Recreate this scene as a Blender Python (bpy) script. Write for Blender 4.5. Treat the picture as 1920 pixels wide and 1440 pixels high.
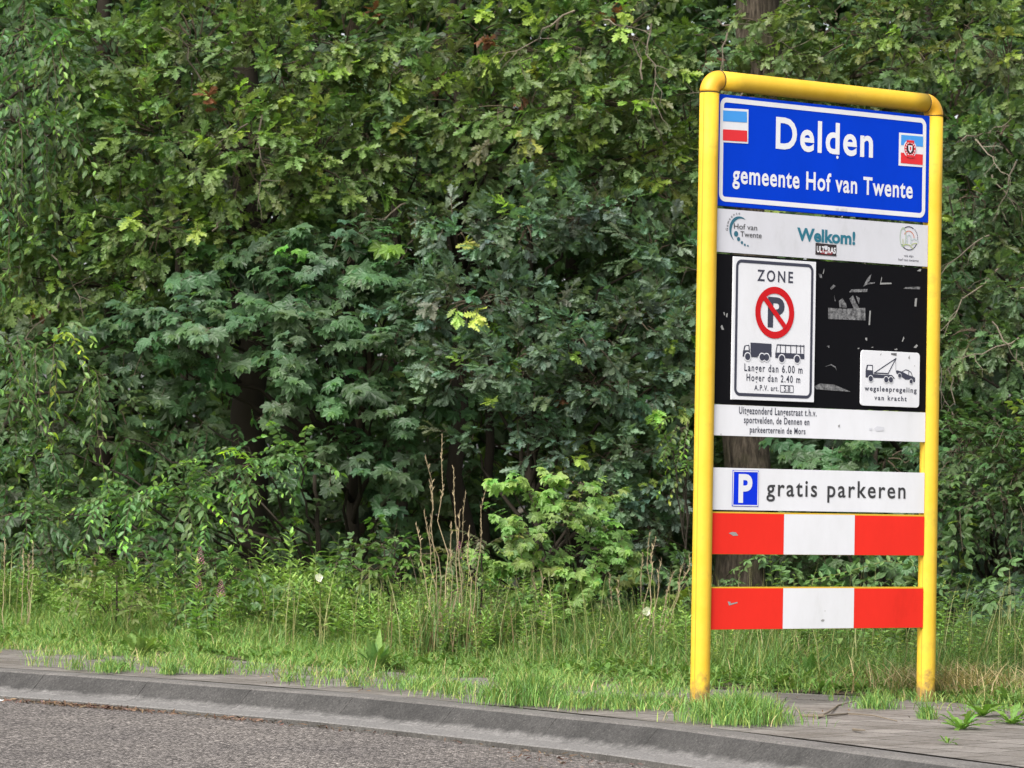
import bpy, math, random
import numpy as np
from mathutils import Matrix, Vector
from mathutils.geometry import tessellate_polygon
for o in list(bpy.data.objects): bpy.data.objects.remove(o)
scene = bpy.context.scene
COL = scene.collection
rng = np.random.default_rng(7)
R = math.radians

# ------------------------------------------------------------------ camera
FPX, PITCH, ROLL, EYE = 7000.0, R(1.7994), R(1.006), 1.14
fw = np.array([0, math.cos(PITCH), math.sin(PITCH)])
r0 = np.array([1.0, 0, 0]); u0 = np.array([0, -math.sin(PITCH), math.cos(PITCH)])
cr, sr = math.cos(ROLL), math.sin(ROLL)
RIGHT = r0*cr + u0*sr; UP = u0*cr - r0*sr
EYEP = np.array([0, 0, EYE])
cam = bpy.data.cameras.new('camera'); camo = bpy.data.objects.new('camera', cam); COL.objects.link(camo)
cam.sensor_width = 36.0; cam.lens = 36.0*FPX/1920; cam.clip_end = 2000; cam.clip_start = 0.1
camo.matrix_world = Matrix(((RIGHT[0], UP[0], -fw[0], 0), (RIGHT[1], UP[1], -fw[1], 0), (RIGHT[2], UP[2], -fw[2], EYE), (0, 0, 0, 1)))
scene.camera = camo
cam.dof.use_dof = True; cam.dof.focus_distance = 21.3; cam.dof.aperture_fstop = 9.0

# ------------------------------------------------------------------ light: bright thin overcast
SUN_EL, SUN_DIR = 41.0, (-0.50, -0.87)            # compass direction TOWARDS the sun in x, y
az = math.atan2(SUN_DIR[0], SUN_DIR[1])
world = bpy.data.worlds.new('World'); scene.world = world; world.use_nodes = True
wn = world.node_tree.nodes; wl = world.node_tree.links; wn.clear()
sky = wn.new('ShaderNodeTexSky'); sky.sky_type = 'NISHITA'; sky.sun_disc = False
sky.sun_elevation = R(SUN_EL); sky.sun_rotation = az; sky.air_density = 1.0; sky.dust_density = 4.0; sky.ozone_density = 1.0
hs = wn.new('ShaderNodeHueSaturation'); hs.inputs['Saturation'].default_value = 0.30
bg = wn.new('ShaderNodeBackground'); bg.inputs['Strength'].default_value = 0.15
wo = wn.new('ShaderNodeOutputWorld')
wl.new(sky.outputs[0], hs.inputs['Color']); wl.new(hs.outputs[0], bg.inputs['Color']); wl.new(bg.outputs[0], wo.inputs['Surface'])
sl = bpy.data.lights.new('sun', 'SUN'); sl.energy = 2.6; sl.angle = R(34); sl.color = (1.0, 0.96, 0.90)
so = bpy.data.objects.new('sun', sl); COL.objects.link(so)
sd = Vector((math.sin(az)*math.cos(R(SUN_EL)), math.cos(az)*math.cos(R(SUN_EL)), math.sin(R(SUN_EL))))
so.rotation_euler = sd.to_track_quat('Z', 'Y').to_euler(); so.location = (6, -8, 14)
scene.view_settings.view_transform = 'Standard'; scene.view_settings.look = 'None'
scene.view_settings.gamma = 1; scene.view_settings.exposure = 0.85
scene.cycles.max_bounces = 8; scene.cycles.transparent_max_bounces = 8

# ------------------------------------------------------------------ pixel helpers (photo pixels, 1920 x 1440)
def ray(px, py):
    d = fw*FPX + RIGHT*(px-960) - UP*(py-720)
    return d/d[1]
def at(px, py, Y): return EYEP + ray(px, py)*Y
def ground(px, py, z=0.0):
    d = ray(px, py); return EYEP + d*((z-EYE)/d[2])

# ------------------------------------------------------------------ object helpers
def link(o, parent=None):
    COL.objects.link(o)
    if parent is not None: o.parent = parent
    return o
def tag(o, label=None, cat=None, group=None, kind=None):
    if label: o['label'] = label
    if cat: o['category'] = cat
    if group: o['group'] = group
    if kind: o['kind'] = kind
    return o
def empty(name, loc, rz=0.0):
    o = bpy.data.objects.new(name, None); o.location = loc; o.rotation_euler = (0, 0, rz); o.empty_display_size = .2
    return link(o)

class Acc:
    """collects triangles with a colour per vertex and a material index per face, builds ONE mesh object"""
    def __init__(s): s.v = []; s.t = []; s.c = []; s.m = []; s.n = 0
    def add(s, v, t, col=(1, 1, 1), mat=0):
        v = np.asarray(v, float).reshape(-1, 3); t = np.asarray(t, int).reshape(-1, 3)
        c = np.broadcast_to(np.asarray(col, float), (len(v), 3))
        s.v.append(v); s.t.append(t+s.n); s.c.append(c); s.m.append(np.broadcast_to(np.asarray(mat, int), (len(t),))); s.n += len(v)
    def inst(s, tpl, Rm, T, S, cm):
        """many copies of a template: rotations (M,3,3), positions, scales, colour factors (M,3)"""
        v, t, c, m = tpl; M = len(T)
        if M == 0: return
        V = np.einsum('mij,nj->mni', Rm, v)*np.asarray(S)[:, None, None] + T[:, None, :]
        C = c[None]*cm[:, None, :]
        TT = t[None] + (np.arange(M)*len(v))[:, None, None]
        s.v.append(V.reshape(-1, 3)); s.t.append(TT.reshape(-1, 3)+s.n); s.c.append(C.reshape(-1, 3)); s.m.append(np.tile(m, M)); s.n += M*len(v)
    def build(s, name, mats, parent=None, smooth=False, origin=None):
        v = np.concatenate(s.v); t = np.concatenate(s.t); c = np.clip(np.concatenate(s.c), 0, 1); m = np.concatenate(s.m)
        if origin is not None: v = v-np.asarray(origin)
        me = bpy.data.meshes.new(name)
        me.vertices.add(len(v)); me.vertices.foreach_set('co', v.astype(np.float32).ravel())
        me.loops.add(len(t)*3); me.loops.foreach_set('vertex_index', t.astype(np.int32).ravel())
        me.polygons.add(len(t)); me.polygons.foreach_set('loop_start', np.arange(0, len(t)*3, 3, dtype=np.int32))
        me.polygons.foreach_set('loop_total', np.full(len(t), 3, np.int32))
        for x in mats: me.materials.append(x)
        me.polygons.foreach_set('material_index', m.astype(np.int32))
        me.polygons.foreach_set('use_smooth', np.full(len(t), smooth))
        a = me.color_attributes.new('col', 'FLOAT_COLOR', 'POINT')
        a.data.foreach_set('color', np.concatenate([c, np.ones((len(c), 1))], 1).astype(np.float32).ravel())
        me.update(); me.validate()
        o = bpy.data.objects.new(name, me)
        if origin is not None and parent is None: o.location = origin
        return link(o, parent)

def unit(v):
    v = np.asarray(v, float); return v/np.maximum(np.linalg.norm(v, axis=-1, keepdims=True), 1e-9)
def frames(y, zhint):
    """rotation matrices whose local Y is y and local Z near zhint (vectorised)"""
    y = unit(np.atleast_2d(y)); zh = np.broadcast_to(np.asarray(zhint, float), y.shape)
    x = unit(np.cross(y, zh)+1e-6); z = np.cross(x, y)
    return np.stack([x, y, z], axis=2)
def tube(path, rad, sides=6, wob=0):
    p = np.asarray(path, float); n = len(p); rad = np.broadcast_to(np.asarray(rad, float), (n,))
    tg = unit(np.gradient(p, axis=0)); ref = np.array([0.31, 0.95, 0.05]) if abs(tg[0][1]) < .9 else np.array([1., 0, 0])
    x = unit(np.cross(tg, ref)); y = np.cross(tg, x)
    a = np.arange(sides)*2*np.pi/sides
    rr = rad[:, None]*(1+wob*rng.standard_normal((n, sides)))
    v = p[:, None]+rr[..., None]*(np.cos(a)[None, :, None]*x[:, None]+np.sin(a)[None, :, None]*y[:, None])
    v = v.reshape(-1, 3); t = []
    for i in range(n-1):
        for k in range(sides):
            a0 = i*sides+k; a1 = i*sides+(k+1) % sides; t += [(a0, a1, a1+sides), (a0, a1+sides, a0+sides)]
    for k in range(1, sides-1): t.append(((n-1)*sides, (n-1)*sides+k, (n-1)*sides+k+1)); t.append((0, k+1, k))
    return v, t
def curve_pts(a, b, n=7, sag=0.0, jit=0.0):
    a = np.asarray(a, float); b = np.asarray(b, float); s = np.linspace(0, 1, n)[:, None]
    p = a+(b-a)*s; L = np.linalg.norm(b-a)
    p[:, 2] += (np.sin(np.pi*s[:, 0]))*sag*L
    if jit: p[1:-1] += rng.standard_normal((n-2, 3))*jit*L
    return p

# ------------------------------------------------------------------ materials
def nmat(name, base=(.5, .5, .5), rough=.6, spec=.5, metal=0.0):
    m = bpy.data.materials.new(name); m.use_nodes = True
    nt = m.node_tree; b = nt.nodes['Principled BSDF']
    b.inputs['Base Color'].default_value = (*base, 1); b.inputs['Roughness'].default_value = rough
    b.inputs['Specular IOR Level'].default_value = spec; b.inputs['Metallic'].default_value = metal
    return m, nt, b
def N(nt, t, **k):
    n = nt.nodes.new(t)
    for a, v in k.items():
        if a in n.inputs: n.inputs[a].default_value = v
        else: setattr(n, a, v)
    return n
def ramp(nt, src, stops):
    r = nt.nodes.new('ShaderNodeValToRGB'); e = r.color_ramp.elements
    while len(e) < len(stops): e.new(0.5)
    for x, (p, c) in zip(e, stops): x.position = p; x.color = (*c, 1) if len(c) == 3 else c
    nt.links.new(src, r.inputs['Fac']); return r
def mixc(nt, fac, a, b, mode='MIX'):
    n = nt.nodes.new('ShaderNodeMix'); n.data_type = 'RGBA'; n.blend_type = mode
    for s, i in ((fac, 0), (a, 6), (b, 7)):
        if hasattr(s, 'is_output'): nt.links.new(s, n.inputs[i])
        elif i == 0: n.inputs[0].default_value = s
        else: n.inputs[i].default_value = (*s, 1)
    return n.outputs[2]
def bump(nt, b, h, strength=.3, dist=.01):
    n = N(nt, 'ShaderNodeBump', Strength=strength, Distance=dist); nt.links.new(h, n.inputs['Height']); nt.links.new(n.outputs[0], b.inputs['Normal'])

def leaf_mat(name, transl=.44, rough=.46, spec=.5):
    m, nt, b = nmat(name, rough=rough, spec=spec)
    at_ = N(nt, 'ShaderNodeAttribute', attribute_name='col')
    tc = N(nt, 'ShaderNodeTexCoord'); nz = N(nt, 'ShaderNodeTexNoise', Scale=60.0, Detail=2.0)
    nt.links.new(tc.outputs['Object'], nz.inputs['Vector'])
    v = ramp(nt, nz.outputs['Fac'], [(.3, (.90, .91, .88)), (.7, (1.28, 1.26, 1.24))])
    c = mixc(nt, 1.0, at_.outputs['Color'], v.outputs[0], 'MULTIPLY')
    nt.links.new(c, b.inputs['Base Color'])
    tr = N(nt, 'ShaderNodeBsdfTranslucent')
    tcx = mixc(nt, 1.0, c, (1.2, 1.3, .62), 'MULTIPLY'); nt.links.new(tcx, tr.inputs['Color'])
    mx = N(nt, 'ShaderNodeMixShader'); mx.inputs[0].default_value = transl
    nt.links.new(b.outputs[0], mx.inputs[1]); nt.links.new(tr.outputs[0], mx.inputs[2])
    nt.links.new(mx.outputs[0], nt.nodes['Material Output'].inputs['Surface'])
    return m
M_LEAF = leaf_mat('leaf'); M_GRASS = leaf_mat('grass_blade', .30, .5, .35); M_SOFT = leaf_mat('soft_leaf', .35, .55, .35)
def vcol_mat(name, rough=.85):
    m, nt, b = nmat(name, rough=rough, spec=.25); a = N(nt, 'ShaderNodeAttribute', attribute_name='col')
    nt.links.new(a.outputs['Color'], b.inputs['Base Color']); return m
M_DRY = vcol_mat('dry_stalk')
def bark_mat():
    m, nt, b = nmat('bark', rough=.9, spec=.2); tc = N(nt, 'ShaderNodeTexCoord')
    mp = N(nt, 'ShaderNodeMapping'); mp.inputs['Scale'].default_value = (1, 1, .16); nt.links.new(tc.outputs['Object'], mp.inputs[0])
    n1 = N(nt, 'ShaderNodeTexNoise', Scale=42.0, Detail=6.0, Roughness=.65); nt.links.new(mp.outputs[0], n1.inputs['Vector'])
    n2 = N(nt, 'ShaderNodeTexNoise', Scale=5.0, Detail=4.0); nt.links.new(tc.outputs['Object'], n2.inputs['Vector'])
    c = ramp(nt, n1.outputs['Fac'], [(.32, (.02, .016, .012)), (.5, (.075, .06, .045)), (.68, (.16, .132, .10))])
    g = ramp(nt, n2.outputs['Fac'], [(.5, (0, 0, 0)), (.72, (.6, .6, .6))])
    nt.links.new(mixc(nt, g.outputs[0], c.outputs[0], (.055, .058, .024)), b.inputs['Base Color'])
    bump(nt, b, n1.outputs['Fac'], .9, .03); return m
M_BARK = bark_mat()
M_TWIG, _, _ = nmat('twig_bark', (.075, .058, .04), .8, .2); M_SHADEBARK, _, _ = nmat('shade_bark', (.028, .023, .017), .9, .15)  # second bark: shade under the trees is put into its darker colour
M_PALETWIG, _, _ = nmat('pale_twig_bark', (.17, .14, .105), .8, .2)

# ------------------------------------------------------------------ kerb line, road, pavement, verge
gap = [(0, 1252), (187, 1264), (327, 1273), (500, 1287), (640, 1297), (773, 1309), (1431, 1377), (1679, 1407), (1895, 1436)]
G = np.array([ground(x, y) for x, y in gap])
cf = np.polyfit(G[:, 1], G[:, 0], 3)
Ys = np.linspace(15.4, 24.6, 60); Xs = np.polyval(cf, Ys)
line = np.stack([Xs, Ys], 1)
d0 = unit(line[0]-line[1]); d1 = unit(line[-1]-line[-2])
line = np.concatenate([[line[0]+d0*k for k in (30, 12, 5, 2, .8)], line, [line[-1]+d1*k for k in (.4, 1, 2.5, 6, 14, 40)]])
tg = unit(np.gradient(line, axis=0)); nr = np.stack([-tg[:, 1], tg[:, 0]], 1)
if (nr[30]@np.array([-line[30][0], -line[30][1]])) < 0: nr = -nr     # towards the road and the camera
seg = np.concatenate([[0], np.cumsum(np.linalg.norm(np.diff(line, axis=0), axis=1))])
def off(d, z): return np.concatenate([line+nr*d, np.full((len(line), 1), z)], 1)
def strip(rows):
    n = len(rows[0]); v = np.concatenate(rows); t = []
    for j in range(len(rows)-1):
        for i in range(n-1):
            a = j*n+i; t += [(a, a+1, a+1+n), (a, a+1+n, a+n)]
    return v, t
ROADZ = -.165
def ground_mat(name, kind):
    m, nt, b = nmat(name, rough=.9, spec=.25); tc = N(nt, 'ShaderNodeTexCoord'); P = tc.outputs['Object']
    def noise(s, d=4., r=.6):
        n = N(nt, 'ShaderNodeTexNoise', Scale=s, Detail=d, Roughness=r); nt.links.new(P, n.inputs['Vector']); return n.outputs['Fac']
    if kind == 'asphalt':
        vo = N(nt, 'ShaderNodeTexVoronoi', Scale=78.0); nt.links.new(P, vo.inputs['Vector'])
        sep = N(nt, 'ShaderNodeSeparateColor'); nt.links.new(vo.outputs['Color'], sep.inputs[0])
        c1 = ramp(nt, sep.outputs[0], [(0, (.024, .0215, .0205)), (.4, (.094, .085, .08)), (.75, (.192, .176, .166)), (1, (.42, .388, .362))])
        big = ramp(nt, noise(.9), [(.3, (.80, .78, .78)), (.7, (1.14, 1.11, 1.08))])
        c = mixc(nt, 1., c1.outputs[0], big.outputs[0], 'MULTIPLY')
        gap_ = ramp(nt, vo.outputs['Distance'], [(.45, (1, 1, 1)), (.85, (.35, .34, .34))])
        c = mixc(nt, 1., c, gap_.outputs[0], 'MULTIPLY')
        bump(nt, b, vo.outputs['Distance'], .7, -.006)
    elif kind == 'paver':
        mp = N(nt, 'ShaderNodeMapping'); mp.inputs['Rotation'].default_value = (0, 0, -math.atan2(tg[45][1], tg[45][0])); nt.links.new(P, mp.inputs[0])
        wob = N(nt, 'ShaderNodeTexNoise', Scale=1.3, Detail=2.); nt.links.new(mp.outputs[0], wob.inputs['Vector'])
        wv = N(nt, 'ShaderNodeVectorMath', operation='MULTIPLY_ADD'); nt.links.new(wob.outputs['Color'], wv.inputs[0]); wv.inputs[1].default_value = (.035, .035, 0); nt.links.new(mp.outputs[0], wv.inputs[2])
        br = N(nt, 'ShaderNodeTexBrick'); br.offset = .5
        for k, v in (('Scale', 1.), ('Mortar Size', .012), ('Mortar Smooth', .8), ('Brick Width', .30), ('Row Height', .30), ('Bias', 0.)): br.inputs[k].default_value = v
        br.inputs['Color1'].default_value = (.155, .142, .13, 1); br.inputs['Color2'].default_value = (.215, .198, .183, 1); br.inputs['Mortar'].default_value = (.05, .043, .034, 1)
        nt.links.new(wv.outputs[0], br.inputs['Vector'])
        d = ramp(nt, noise(1.7, 8., .7), [(.44, (0, 0, 0)), (.70, (.85, .85, .85))])
        c = mixc(nt, d.outputs[0], br.outputs['Color'], (.105, .092, .078))
        lt = ramp(nt, noise(4.5, 7., .75), [(.56, (0, 0, 0)), (.68, (.7, .7, .7))]); c = mixc(nt, lt.outputs[0], c, (.27, .25, .225))
        f = ramp(nt, noise(60., 4., .75), [(.3, (.62, .61, .59)), (.7, (1.28, 1.27, 1.26))])
        c = mixc(nt, 1., c, f.outputs[0], 'MULTIPLY')
        inv = ramp(nt, br.outputs['Fac'], [(0, (1, 1, 1)), (1, (0, 0, 0))]); bump(nt, b, inv.outputs[0], .7, .008)
    elif kind == 'soil':
        c = ramp(nt, noise(9., 8., .7), [(.3, (.03, .024, .016)), (.55, (.07, .055, .035)), (.75, (.06, .075, .03))]).outputs[0]
        bump(nt, b, noise(25.), .7, .04)
    nt.links.new(c, b.inputs['Base Color']); return m
M_ASPH = ground_mat('asphalt', 'asphalt'); M_PAVE = ground_mat('pavers', 'paver'); M_SOIL = ground_mat('soil', 'soil')
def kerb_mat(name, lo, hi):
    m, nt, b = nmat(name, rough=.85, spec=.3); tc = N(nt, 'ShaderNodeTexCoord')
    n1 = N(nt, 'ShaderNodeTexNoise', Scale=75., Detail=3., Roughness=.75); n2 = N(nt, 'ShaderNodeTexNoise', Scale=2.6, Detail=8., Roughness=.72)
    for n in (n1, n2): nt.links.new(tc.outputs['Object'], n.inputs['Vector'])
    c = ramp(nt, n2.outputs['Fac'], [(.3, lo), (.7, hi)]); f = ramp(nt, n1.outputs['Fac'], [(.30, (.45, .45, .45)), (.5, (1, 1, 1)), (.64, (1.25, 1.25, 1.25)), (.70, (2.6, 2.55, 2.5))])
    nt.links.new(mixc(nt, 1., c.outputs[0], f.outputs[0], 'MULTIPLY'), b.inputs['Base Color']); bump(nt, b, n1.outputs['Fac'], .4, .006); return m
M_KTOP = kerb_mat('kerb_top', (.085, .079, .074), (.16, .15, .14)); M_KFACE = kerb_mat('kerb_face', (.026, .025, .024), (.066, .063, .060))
def kerb_stain(m, lo, hi):
    nt = m.node_tree; bs = nt.nodes['Principled BSDF']; src = bs.inputs['Base Color'].links[0].from_socket; tc = N(nt, 'ShaderNodeTexCoord'); sp = N(nt, 'ShaderNodeSeparateXYZ'); nt.links.new(tc.outputs['Object'], sp.inputs[0])
    n1 = N(nt, 'ShaderNodeTexNoise', Scale=7., Detail=7., Roughness=.7); nt.links.new(tc.outputs['Object'], n1.inputs['Vector'])
    ma = N(nt, 'ShaderNodeMath', operation='MULTIPLY_ADD'); nt.links.new(n1.outputs['Fac'], ma.inputs[0]); ma.inputs[1].default_value = .075; nt.links.new(sp.outputs[2], ma.inputs[2])
    r = N(nt, 'ShaderNodeMapRange'); r.inputs[1].default_value = lo; r.inputs[2].default_value = hi; nt.links.new(ma.outputs[0], r.inputs[0])
    n2 = N(nt, 'ShaderNodeTexNoise', Scale=70., Detail=3., Roughness=.75); nt.links.new(tc.outputs['Object'], n2.inputs['Vector']); g = ramp(nt, n2.outputs['Fac'], [(.3, (.075, .072, .07)), (.5, (.155, .148, .142)), (.72, (.25, .24, .23))])
    nt.links.new(mixc(nt, r.outputs[0], g.outputs[0], src), bs.inputs['Base Color'])
kerb_stain(M_KFACE, -.084, -.056)
M_KGUT = kerb_mat('kerb_gutter', (.045, .042, .038), (.10, .094, .086))
a = Acc()
v, t = strip([off(.56, ROADZ), off(7.5, ROADZ+.03), off(16, ROADZ)]); a.add(v, t); tag(a.build('road', [M_ASPH]), kind='structure')
PB = [(-40, 1211), (0, 1213), (320, 1231), (640, 1258), (1100, 1284), (1452, 1301), (1740, 1316), (1920, 1333)]
PBW = np.array([ground(x, y)[:2] for x, y in PB])
def side_back(p):  # signed distance behind the pavement's back edge
    p = np.atleast_2d(p); xs = PBW[:, 0]; return p[:, 1]-np.interp(p[:, 0], xs, PBW[:, 1])
a = Acc(); v, t = strip([off(-.016, 0), off(-1, .012), off(-3.6, .012)]); a.add(v, t); tag(a.build('pavement', [M_PAVE]), kind='structure')
# verge: gently rolling soil sheet reaching the wood
gx = np.linspace(-30, 30, 90); gy = np.linspace(0, 1, 50)
pb = np.interp(gx, PBW[:, 0], PBW[:, 1])
VX = np.tile(gx, (50, 1)); VY = pb[None]+.0+gy[:, None]**1.6*40
def verge_z(x, y): 
    k = np.clip(side_back(np.stack([np.ravel(x), np.ravel(y)], 1)).reshape(np.shape(x)), 0, 9)
    return .018+.03*np.clip(k, 0, 3)/3+.025*(1+np.sin(x*2.1+y))*np.clip(k, 0, 1)
VZ = verge_z(VX, VY)
v = np.stack([VX, VY, VZ], 2).reshape(-1, 3); t = []
for j in range(49):
    for i in range(89): q = j*90+i; t += [(q, q+1, q+91), (q, q+91, q+90)]
a = Acc(); a.add(v, t); tag(a.build('verge', [M_SOIL], smooth=True), kind='structure')
a = Acc(); a.add([(-400, -200, -.3), (400, -200, -.3), (400, 800, -.3), (-400, 800, -.3)], [(0, 1, 2), (0, 2, 3)]); tag(a.build('ground', [M_SOIL]), kind='structure')
# kerb: profile swept along the line, with hairline joints between the stones
prof = [(.012, -.05, 1), (.014, .0, 0), (.17, -.002, 0), (.205, -.012, 0), (.225, -.03, 1), (.285, -.092, 1), (.315, -.112, 1), (.36, -.124, 1), (.50, -.136, 1), (.515, -.142, 1), (.52, -.30, 2)]
a = Acc(); joints = np.arange(-20, 60, 1.0)+.37
sc = np.interp(Ys[30], line[:, 1][::1] if line[0, 1] < line[-1, 1] else line[::-1, 1], seg if line[0, 1] < line[-1, 1] else seg[::-1])
S0, S1 = seg[0], seg[-1]
cuts = [s for s in np.arange(S0+.3, S1, 1.0)]
stn = np.sort(np.concatenate([seg] + [[c-.004, c-.0025, c+.0025, c+.004] for c in cuts if abs(c-sc) < 16]))
LX = np.interp(stn, seg, line[:, 0]); LY = np.interp(stn, seg, line[:, 1]); NX = np.interp(stn, seg, nr[:, 0]); NY = np.interp(stn, seg, nr[:, 1])
dip = np.array([  .004 if any(abs(s-c) < .003 for c in cuts) else 0. for s in stn])
n = len(stn)
jz = np.interp(stn, cuts, rng.normal(0, .0035, len(cuts))); jd = np.interp(stn, cuts, rng.normal(0, .004, len(cuts)))
rows = [np.stack([LX+NX*(d-dip*.5+jd), LY+NY*(d-dip*.5+jd), z-dip+jz], 1) for d, z, m in prof]
V = np.concatenate(rows); T = []; MI = []
for j in range(len(prof)-1):
    for i in range(n-1): q = j*n+i; T += [(q, q+n, q+n+1), (q, q+n+1, q+1)]; MI += [prof[j+1][2]]*2
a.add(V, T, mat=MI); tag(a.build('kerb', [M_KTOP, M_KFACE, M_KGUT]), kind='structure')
a = Acc(); q = [ground(*p, z=ROADZ+.004) for p in ((-120, 1306), (-10, 1309), (16, 1312), (-2, 1315), (-130, 1312))]; a.add(q, [(0, 1, 4), (1, 3, 4), (1, 2, 3)])
M_WHITE_PAINT, _, _ = nmat('road_paint', (.75, .75, .73), .8); tag(a.build('road_marking', [M_WHITE_PAINT]), kind='structure')

# ------------------------------------------------------------------ the town sign
TH = R(37.618); O2 = np.array([1.12967, 20.8599, 0.0])
SX = np.array([math.cos(TH), math.sin(TH), 0]); SN = np.array([-math.sin(TH), math.cos(TH), 0])   # SN points away from the camera
sign = empty('town_sign', O2, TH)
tag(sign, 'tall yellow tubular portal sign carrying blue place name plate and red and white boards', 'road sign')
def S(px, py, d=0.0):
    """photo pixel -> (u, v) on the plane d metres behind the plate fronts"""
    r = ray(px, py); k = ((O2+SN*d-EYEP)@SN)/(r@SN); p = EYEP+r*k
    return np.array([(p-O2)@SX, p[2]])
def plastic(name, c, rough=.6, dirt=.0, spec=.07):
    m, nt, b = nmat(name, c, rough, spec); tc = N(nt, 'ShaderNodeTexCoord')
    n1 = N(nt, 'ShaderNodeTexNoise', Scale=2.2, Detail=8., Roughness=.7); mp = N(nt, 'ShaderNodeMapping'); mp.inputs['Scale'].default_value = (1, 1, .45)
    nt.links.new(tc.outputs['Object'], mp.inputs[0]); nt.links.new(mp.outputs[0], n1.inputs['Vector'])
    r = ramp(nt, n1.outputs['Fac'], [(.35, (1, 1, 1)), (.60, (.92, .92, .91)), (.8, (.74, .74, .71))])
    n2 = N(nt, 'ShaderNodeTexNoise', Scale=85., Detail=2.); nt.links.new(tc.outputs['Object'], n2.inputs['Vector'])
    r2 = ramp(nt, n2.outputs['Fac'], [(.72, (1, 1, 1)), (.80, (.55, .53, .48))])
    c1 = mixc(nt, 1., c, r.outputs[0], 'MULTIPLY'); nt.links.new(mixc(nt, .35+dirt, c1, mixc(nt, 1., c1, r2.outputs[0], 'MULTIPLY')), b.inputs['Base Color'])
    rr = ramp(nt, n1.outputs['Fac'], [(.3, (rough,)*3), (.75, (min(1, rough+.25),)*3)]); nt.links.new(rr.outputs[0], b.inputs['Roughness'])
    return m
M_PWHITE = plastic('sign_white', (.66, .665, .70)); M_PGREY = plastic('sign_pale_grey', (.56, .565, .61)); M_BLUE = plastic('sign_blue', (.0, .038, .50)); M_PBLUE = plastic('parking_blue', (.004, .03, .60))
M_BLACK = plastic('panel_black', (.0045, .0045, .006), .6); M_RED = plastic('board_red', (.70, .028, .018), .5); M_RINGRED = plastic('ring_red', (.50, .013, .017))
M_NAVY, _, _ = nmat('letter_navy', (.032, .034, .055), .5); M_INK, _, _ = nmat('letter_black', (.03, .03, .033), .5); M_TEAL, _, _ = nmat('logo_teal', (.012, .13, .19), .5)
M_LOGO, _, _ = nmat('logo_petrol', (.02, .11, .16), .5); M_SKYB, _, _ = nmat('flag_blue', (.04, .26, .66), .5); M_FRED, _, _ = nmat('flag_red', (.60, .015, .022), .5)
M_ORANGE, _, _ = nmat('logo_orange', (.55, .16, .08), .5); M_GREEN, _, _ = nmat('logo_green', (.30, .40, .27), .5); M_OLIVE, _, _ = nmat('logo_olive', (.36, .42, .17), .5); M_GTEAL, _, _ = nmat('logo_grey', (.38, .48, .48), .5)
M_GREYSCR, _, _ = nmat('scratch_grey', (.25, .25, .245), .8); M_STICK, _, _ = nmat('sticker_black', (.02, .012, .014), .5); M_STICKRED, _, _ = nmat('sticker_red', (.22, .02, .025), .5)
M_GAP, _, _ = nmat('gap_dark', (.02, .02, .018), .9)
def residue_mat():
    m, nt, b = nmat('sticker_residue', rough=.8); tc = N(nt, 'ShaderNodeTexCoord'); n1 = N(nt, 'ShaderNodeTexNoise', Scale=38., Detail=6., Roughness=.75)
    nt.links.new(tc.outputs['Object'], n1.inputs['Vector']); r = ramp(nt, n1.outputs['Fac'], [(.38, (.02, .02, .022)), (.52, (.13, .13, .135)), (.66, (.26, .26, .26))]); nt.links.new(r.outputs[0], b.inputs['Base Color']); return m
M_RESID = residue_mat()
def yellow_mat():
    m, nt, b = nmat('yellow_paint', rough=.6, spec=.2); tc = N(nt, 'ShaderNodeTexCoord')
    n1 = N(nt, 'ShaderNodeTexNoise', Scale=5., Detail=8., Roughness=.72); nt.links.new(tc.outputs['Object'], n1.inputs['Vector'])
    base = ramp(nt, n1.outputs['Fac'], [(.3, (.56, .345, .020)), (.58, (.60, .385, .036)), (.76, (.43, .28, .035))])
    # grime creeping up from the foot of the posts and specks of dirt
    sp = N(nt, 'ShaderNodeSeparateXYZ'); nt.links.new(tc.outputs['Object'], sp.inputs[0])
    mr = N(nt, 'ShaderNodeMapRange'); mr.inputs[1].default_value = .0; mr.inputs[2].default_value = .45; mr.inputs[3].default_value = .60; mr.inputs[4].default_value = -.35; nt.links.new(sp.outputs[2], mr.inputs[0])
    n3 = N(nt, 'ShaderNodeTexNoise', Scale=16., Detail=5., Roughness=.7); nt.links.new(tc.outputs['Object'], n3.inputs['Vector'])
    ad = N(nt, 'ShaderNodeMath', operation='ADD'); nt.links.new(mr.outputs[0], ad.inputs[0]); nt.links.new(n3.outputs['Fac'], ad.inputs[1])
    g = ramp(nt, ad.outputs[0], [(.72, (0, 0, 0)), (.98, (1, 1, 1))])
    c = mixc(nt, g.outputs[0], base.outputs[0], (.19, .13, .05))
    n2 = N(nt, 'ShaderNodeTexNoise', Scale=55., Detail=4., Roughness=.7); nt.links.new(tc.outputs['Object'], n2.inputs['Vector'])
    s = ramp(nt, n2.outputs['Fac'], [(.66, (0, 0, 0)), (.76, (.7, .7, .7))]); c = mixc(nt, s.outputs[0], c, (.30, .20, .03))
    nt.links.new(c, b.inputs['Base Color']); return m
M_YEL = yellow_mat(); M_YELD, _, _ = nmat('yellow_slot', (.40, .24, .012), .7); M_YELB, _, _ = nmat('yellow_elbow', (.58, .295, .012), .55)

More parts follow.
